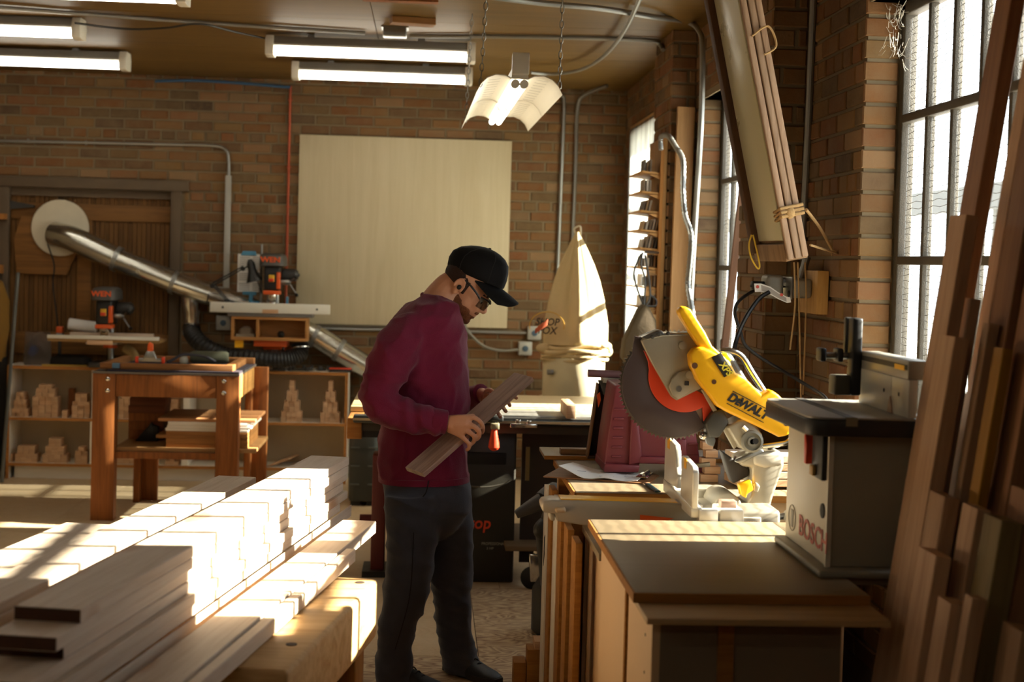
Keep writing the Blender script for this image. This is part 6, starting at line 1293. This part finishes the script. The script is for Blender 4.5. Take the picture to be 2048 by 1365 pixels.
# ---- trousers
NL = [(985, 764, 884, .125), (1030, 768, 881, .112), (1080, 770, 878, .102), (1140, 768, 868, .094), (1194, 764, 859, .09), (1240, 757, 838, .086), (1290, 751, 824, .083), (1340, 750, 828, .086), (1369, 752, 833, .09)]
FL = [(985, 824, 945, .125), (1030, 830, 946, .112), (1080, 842, 948, .102), (1140, 854, 946, .094), (1194, 863, 943, .09), (1240, 868, 944, .086), (1290, 874, 951, .083), (1330, 884, 960, .086), (1344, 888, 964, .09)]
tr_ = MB().loft(srings([(938, 760, 936, .165), (985, 765, 944, .185), (1015, 768, 945, .18), (1045, 785, 928, .13), (1080, 820, 890, .05)], 0)); tr_.loft(srings(NL, -.095)); tr_.loft(srings(FL, .095))
kn_n = mp(815, 1195, -.1); hem_n = mp(790, 1350, -.1); kn_f = mp(905, 1195, .1)
def foldt(p):
    d = .006*noise.noise(p*4)+.008*ridge(Vector((p.x*5+p.z*4, p.y*5, p.z*11+p.x*3)))
    for c, r_, a in ((kn_n, .2, .012), (kn_f, .2, .012), (hem_n, .2, .014), (mp(930, 1330, .1), .2, .014), (mp(860, 1000, -.1), .16, .008)):
        e = max(0, 1-(p-c).length/r_); d += a*e*ridge(Vector((p.x*4+5*c.x, p.y*5, p.z*17+p.x*7)))
    return d-.006
tro = remesh(tr_, 'trousers', M_TRO, .0085, 9, foldt); _s = tro.modifiers.new('soften', 'SMOOTH'); _s.iterations = 2
MB().tube(bez([mp(857, 962, -.19), mp(852, 985, -.195), mp(838, 1003, -.195), mp(826, 1010, -.19)], 6), .0022, 5).build('pocket_seam', plain('seam_dark', '#17171b', .9), tro)
MB().tube(bez([mp(829, 1010, -.196), mp(826, 1100, -.196), mp(818, 1200, -.188), mp(790, 1300, -.182)], 6), .0016, 5).build('side_seam', plain('seam_dark', '#17171b', .9), tro)
# ---- shoes
def shoe(heel, L, ang, nm='shoe'):
    dx = Vector((math.cos(ang), -math.sin(ang), 0)); sy = Vector((math.sin(ang), math.cos(ang), 0)); heel = Vector((heel[0], heel[1], 0))
    def q(t, s_, z): return heel+dx*(L*t)+sy*s_+Vector((0, 0, z))
    R0 = [[q(t, hw*math.cos(a), .022+max(0, h-.022)*max(0, math.sin(a))) for a in (2*PI*k/20 for k in range(20))] for t, hw, h in ((0, .032, .075), (.08, .04, .09), (.28, .042, .095), (.45, .044, .075), (.65, .05, .055), (.85, .046, .042), (.97, .03, .032), (1, .01, .026))]
    s_ = MB().loft(R0).build(nm, plain('shoe_black', '#161414', .6), man)
    out = ((0, .036), (.25, .043), (.5, .046), (.7, .052), (.88, .046), (1.03, .02))
    MB().loft([[q(t, hw, z) for t, hw in out]+[q(t, -hw, z) for t, hw in reversed(out)] for z in (.001, .024)]).build('sole', plain('sole_grey', '#2a2622', .8), s_)
    for k in range(4):
        t = .36+.08*k; z = .092-.012*k; MB().tube(bez([q(t, -.028, z-.02), q(t+.02, 0, z+.004), q(t+.03, .028, z-.02)], 4), .003, 5).build('lace', plain('lace_black', '#0f0f0f', .8), s_)
    MB().tube(bez([q(.36, -.01, .094), q(.40, -.045, .115), q(.46, -.05, .085), q(.38, -.01, .09)], 5), .0028, 5).build('lace_bow', plain('lace_black', '#0f0f0f', .8), s_)
shoe((mp(898, 1340, .12).x, MY+.15), .275, math.radians(48))
shoe((mp(768, 1370, -.05).x, MY-.06), .275, math.radians(30))
# ---- head frame: ear canal origin, forward and up tilted down
TH_ = math.radians(36); EO = mp(923, 573, 0)
YW = math.radians(8)                    # head turned a little to the camera
hf_ = Vector((math.cos(TH_)*math.cos(YW), -math.sin(YW), -math.sin(TH_))).normalized(); hs_ = Vector((math.sin(YW), math.cos(YW), 0)).normalized(); hu_ = hs_.cross(hf_)*-1
if hu_.z < 0: hu_ = -hu_
def hd(f, u, s=0): return EO+hf_*f+hu_*u+hs_*s
HR = Matrix((hf_, hs_, hu_)).transposed()
# ---- body: one continuous figure
bd = MB()
def he(f, u, s, rf, rs, ru, rot=0): bd.ell(hd(f, u, s), (rf, rs, ru), HR @ Matrix.Rotation(rot, 3, 'Y'), 20, 14)
he(.000, .055, 0, .096, .075, .085); he(.045, -.01, 0, .066, .062, .085); he(.036, -.062, 0, .060, .057, .042); he(.052, -.035, 0, .062, .060, .05); he(.083, -.09, 0, .019, .022, .016)
he(.094, .030, 0, .018, .05, .014); he(.096, -.052, 0, .018, .027, .019); he(.078, -.022, .034, .026, .022, .024); he(.078, -.022, -.034, .026, .022, .024)
bd.tube([hd(.108, .02), hd(.118, -.005), hd(.128, -.024), hd(.122, -.034)], [.008, .010, .0125, .009], 12); he(.114, -.030, .011, .010, .008, .008); he(.114, -.030, -.011, .010, .008, .008)
he(.110, -.050, 0, .007, .020, .0045); he(.106, -.063, 0, .008, .018, .006)
for s in (-1, 1):
    he(-.002, .0, s*.076, .019, .008, .032, -.15); bd.tube([hd(-.002+.019*math.cos(t), .002+.031*math.sin(t), s*.083) for t in (PI*k/9-.6 for k in range(13))], .0045, 8); he(-.002, -.026, s*.079, .009, .006, .010)
    he(.093, .004, s*.031, .008, .014, .007)
bd.tube(bez([mp(914, 560, 0), mp(889, 592, 0), mp(868, 620, 0), mp(856, 650, 0)], 5), [.050, .056, .062, .066, .068, .07]+[.071]*5+[.080]*5, 20)
bd.loft(srings([(612, 826, 908, .115), (640, 805, 915, .165), (700, 790, 920, .18), (800, 785, 925, .15), (900, 785, 918, .135), (985, 795, 915, .11)], 0))
P, R_ = limb(ARM_N, [.06, .058, .045, .046, .04, .028]); bd.tube(P, R_, 14); P, R_ = limb(ARM_F, [.06, .056, .044, .044, .038, .027]); bd.tube(P, R_, 14)
bd.loft(srings([(985, 800, 865, .07), (1100, 795, 855, .065), (1200, 785, 840, .06), (1300, 770, 810, .05), (1362, 775, 812, .045)], -.095, n=16)); bd.loft(srings([(985, 840, 915, .07), (1100, 862, 925, .065), (1200, 880, 928, .06), (1300, 890, 932, .05), (1338, 905, 942, .045)], .095, n=16))
# near (right) hand: back of hand towards the camera, fingers closing over the board edge
def finger(pts, r0=.0105, r1=.0078): 
    P = bez(pts, 5); n = len(P); bd.tube(P+[P[-1]+(P[-1]-P[-2]).normalized()*.004], [r0+(r1-r0)*i/(n-1) for i in range(n)]+[r1*.55], 10)
wr = mp(893, 846, -.268); bd.tube([ARM_N[5]-(ARM_N[5]-ARM_N[4])*.2, wr, mp(908, 850, -.275)], [.029, .028, .030], 14)
bd.loft([[mp(px, py, dy)+Vector((0, t, 0)) for (px, py, dy), t in ((a_, -.010), (b_, -.012), (c_, -.006), (c_, .014), (b_, .014), (a_, .014))] for a_, b_, c_ in (
    ((899, 831, -.275), (897, 848, -.283), (893, 865, -.275)), ((918, 830, -.285), (914, 850, -.297), (906, 870, -.285)), ((936, 831, -.288), (930, 850, -.302), (918, 876, -.290)), ((945, 838, -.285), (940, 852, -.298), (925, 878, -.288)))])
finger([mp(938, 836, -.292), mp(949, 836, -.298), mp(962, 846, -.292), mp(966, 858, -.278), mp(964, 867, -.262)]); finger([mp(935, 850, -.297), mp(947, 853, -.305), mp(958, 863, -.298), mp(958, 874, -.285), mp(953, 880, -.268)], .011)
finger([mp(930, 862, -.296), mp(940, 866, -.304), mp(949, 875, -.298), mp(947, 885, -.286), mp(941, 889, -.270)]); finger([mp(922, 873, -.290), mp(930, 880, -.297), mp(938, 889, -.292), mp(938, 897, -.283), mp(933, 901, -.27)], .0095, .007)
finger([mp(905, 842, -.262), mp(922, 836, -.245), mp(938, 834, -.228), mp(948, 832, -.215)], .013, .009)
# far (left) hand: thumb on the upper edge, fingers round the lower one
bd.tube([ARM_F[5]-(ARM_F[5]-ARM_F[4])*.2, ARM_F[5], mp(976, 795, .085)], [.028, .028, .030], 14)
bd.ell(mp(984, 803, .055), (.042, .022, .034), Matrix.Rotation(.6, 3, 'Y'), 14, 10)
finger([mp(972, 793, .06), mp(974, 783, .03), mp(982, 782, -.01), mp(992, 790, -.035)], .013, .0095)
for (a_, b_, c_) in (((1004, 787, .06), (1024, 788, .03), (1033, 797, -.025)), ((1000, 797, .055), (1014, 802, .02), (1020, 812, -.04)), ((994, 806, .05), (1006, 815, .01), (1012, 824, -.055)), ((986, 814, .05), (996, 826, .01), (1001, 835, -.06))):
    finger([mp(*a_), mp((a_[0]+b_[0])/2+3, (a_[1]+b_[1])/2+2, a_[2]*.8), mp(*b_), mp(*c_)], .0105, .0082)
body = remesh(bd, 'body', M_SKIN, .0042, 5)
# ---- hair, beard, brow, eyes
hr = MB().ell(hd(-.014, .034), (.0785, .0775, .063), HR, 24, 16); remesh(hr, 'hair', M_HAIR, .006, 2, lambda p: .0015*noise.noise(p*90))
for s in (-1, 1): MB().tube([hd(.018, .035, s*.074), hd(.020, .012, s*.0745), hd(.024, -.015, s*.071)], [.010, .009, .005], 8).build('sideburn', M_HAIR, man)
br = MB()
def be(f, u, s, a, b, c): br.ell(hd(f, u, s), (a, b, c), HR, 16, 10)
be(.044, -.072, 0, .058, .0565, .036); be(.084, -.092, 0, .024, .026, .018); be(.03, -.055, .045, .030, .014, .036); be(.03, -.055, -.045, .030, .014, .036); be(.100, -.066, 0, .014, .022, .008); be(.012, -.058, .050, .022, .012, .034); be(.012, -.058, -.050, .022, .012, .034); be(.035, -.078, 0, .062, .058, .036); be(.06, -.06, .04, .03, .018, .026); be(.06, -.06, -.04, .03, .018, .026)
be(.106, -.046, .012, .012, .016, .006); be(.106, -.046, -.012, .012, .016, .006)
remesh(br, 'beard', M_BEARD, .005, 2, lambda p: .002*noise.noise(p*120)+.001)
for s in (-1, 1):
    MB().tube([hd(.102, .026, s*.014), hd(.106, .031, s*.03), hd(.092, .028, s*.05)], [.004, .005, .003], 8).build('eyebrow', M_HAIR, man)
    e_ = MB().ell(hd(.092, .005, s*.031), (.0115, .0115, .0115), HR, 14, 10).build('eye', plain('eye_white', '#d8d0c4', .3), man); MB().ell(hd(.1015, .0, s*.032), (.003, .005, .005), HR, 10, 8).build('iris', plain('iris_brown', '#2a1a10', .2), e_)
    MB().ell(hd(.002, -.001, s*.085), (.009, .008, .010), HR, 12, 8).build('ear_plug', M_BLACK, man)
# ---- safety glasses (worn)
gl_ = MB(); 
for s in (-1, 1): MB().tube(bez([hd(-.004, .032, s*.081), hd(.03, .030, s*.082), hd(.07, .020, s*.077), hd(.09, .010, s*.066)], 4), [.0035]*5+[.0045]*8, 6).build('glasses_arm', M_BLACK, man)
MB().tube(bez([hd(.09, .018, -.066), hd(.118, .020, -.038), hd(.130, .014, 0), hd(.118, .020, .038), hd(.09, .018, .066)], 5), .0032, 6).build('glasses_brow', M_BLACK, man)
for s in (-1, 1):
    MB().loft([[hd(f, u, s*sd) for u, in ((.016,), (.0,), (-.014,), (-.022,))] for f, sd in ((.128, .006), (.124, .022), (.117, .040), (.105, .056), (.092, .066))], False, False).build('glasses_lens', glassy('lens', (.45, .47, .46, 1), .16, .08), man)
# ---- cap
CB = mp(951, 553, 0); ca = math.radians(22); cf = Vector((math.cos(ca)*math.cos(YW), -math.sin(YW), -math.sin(ca))).normalized(); cs_ = hs_; cu = cf.cross(cs_); cu = cu if cu.z > 0 else -cu
def cp(f, u, s): return CB+cf*f+cu*u+cs_*s
rows = [(-.004, -.115, .115, .084), (0, -.118, .118, .0855), (.03, -.124, .117, .086), (.058, -.119, .111, .081), (.084, -.096, .101, .068), (.102, -.062, .08, .05), (.112, -.035, .055, .032), (.117, -.01, .03, .012), (.118, .002, .014, .003)]
crown = MB().loft([[cp((a+b)/2+(b-a)/2*math.cos(t), h, w_*math.sin(t)) for t in (2*PI*k/40 for k in range(40))] for h, a, b, w_ in rows])
cap = crown.build('cap', M_CAP, man, ang=80)
bm_ = []
for i in range(15):
    s = -1+2*i/14; sx = .082*s; fr_ = .116*math.sqrt(max(.0, 1-(s*.93)**2)); tipf = max(fr_+.006, .125+.068*max(0, 1-abs(s)**3.2)**.55)
    dr = -.030*s*s
    bm_.append([cp(fr_-.03, .004+dr*.45, sx*.95), cp((fr_+tipf)/2, -.014+dr, sx), cp(tipf, -.027+dr, sx*.97), cp(tipf, -.032+dr, sx*.97), cp((fr_+tipf)/2, -.019+dr, sx), cp(fr_-.03, -.002+dr*.45, sx*.95)])
MB().loft(bm_).build('brim', M_CAP, cap, ang=60); MB().ell(cp(.008, .118, 0), (.007, .007, .004), nu=10, nv=6).build('cap_button', M_CAP, cap)
for s in (0, PI/3, -PI/3, 2*PI/3, -2*PI/3):
    MB().tube([cp((a+b)/2+(b-a)/2*math.cos(s)*1.002, h, w_*math.sin(s)*1.004) for h, a, b, w_ in rows[1:8]], .0012, 5).build('panel_seam', plain('cap_seam', '#171615', .8), cap)
# ---- walnut board in his hands
A0, A1 = mp(830, 945, -.332), mp(1048, 754, -.045); wv2 = mp(846, 951, -.352)-mp(817, 940, -.285)
nrm2 = (A1-A0).cross(wv2).normalized(); nrm2 = nrm2 if nrm2.z > 0 else -nrm2
tag(board('walnut_board', A0-nrm2*.0, A1, .104, .019, M_WALNUT, up=nrm2), 'brown walnut board held slanting in both hands of the man', 'board')
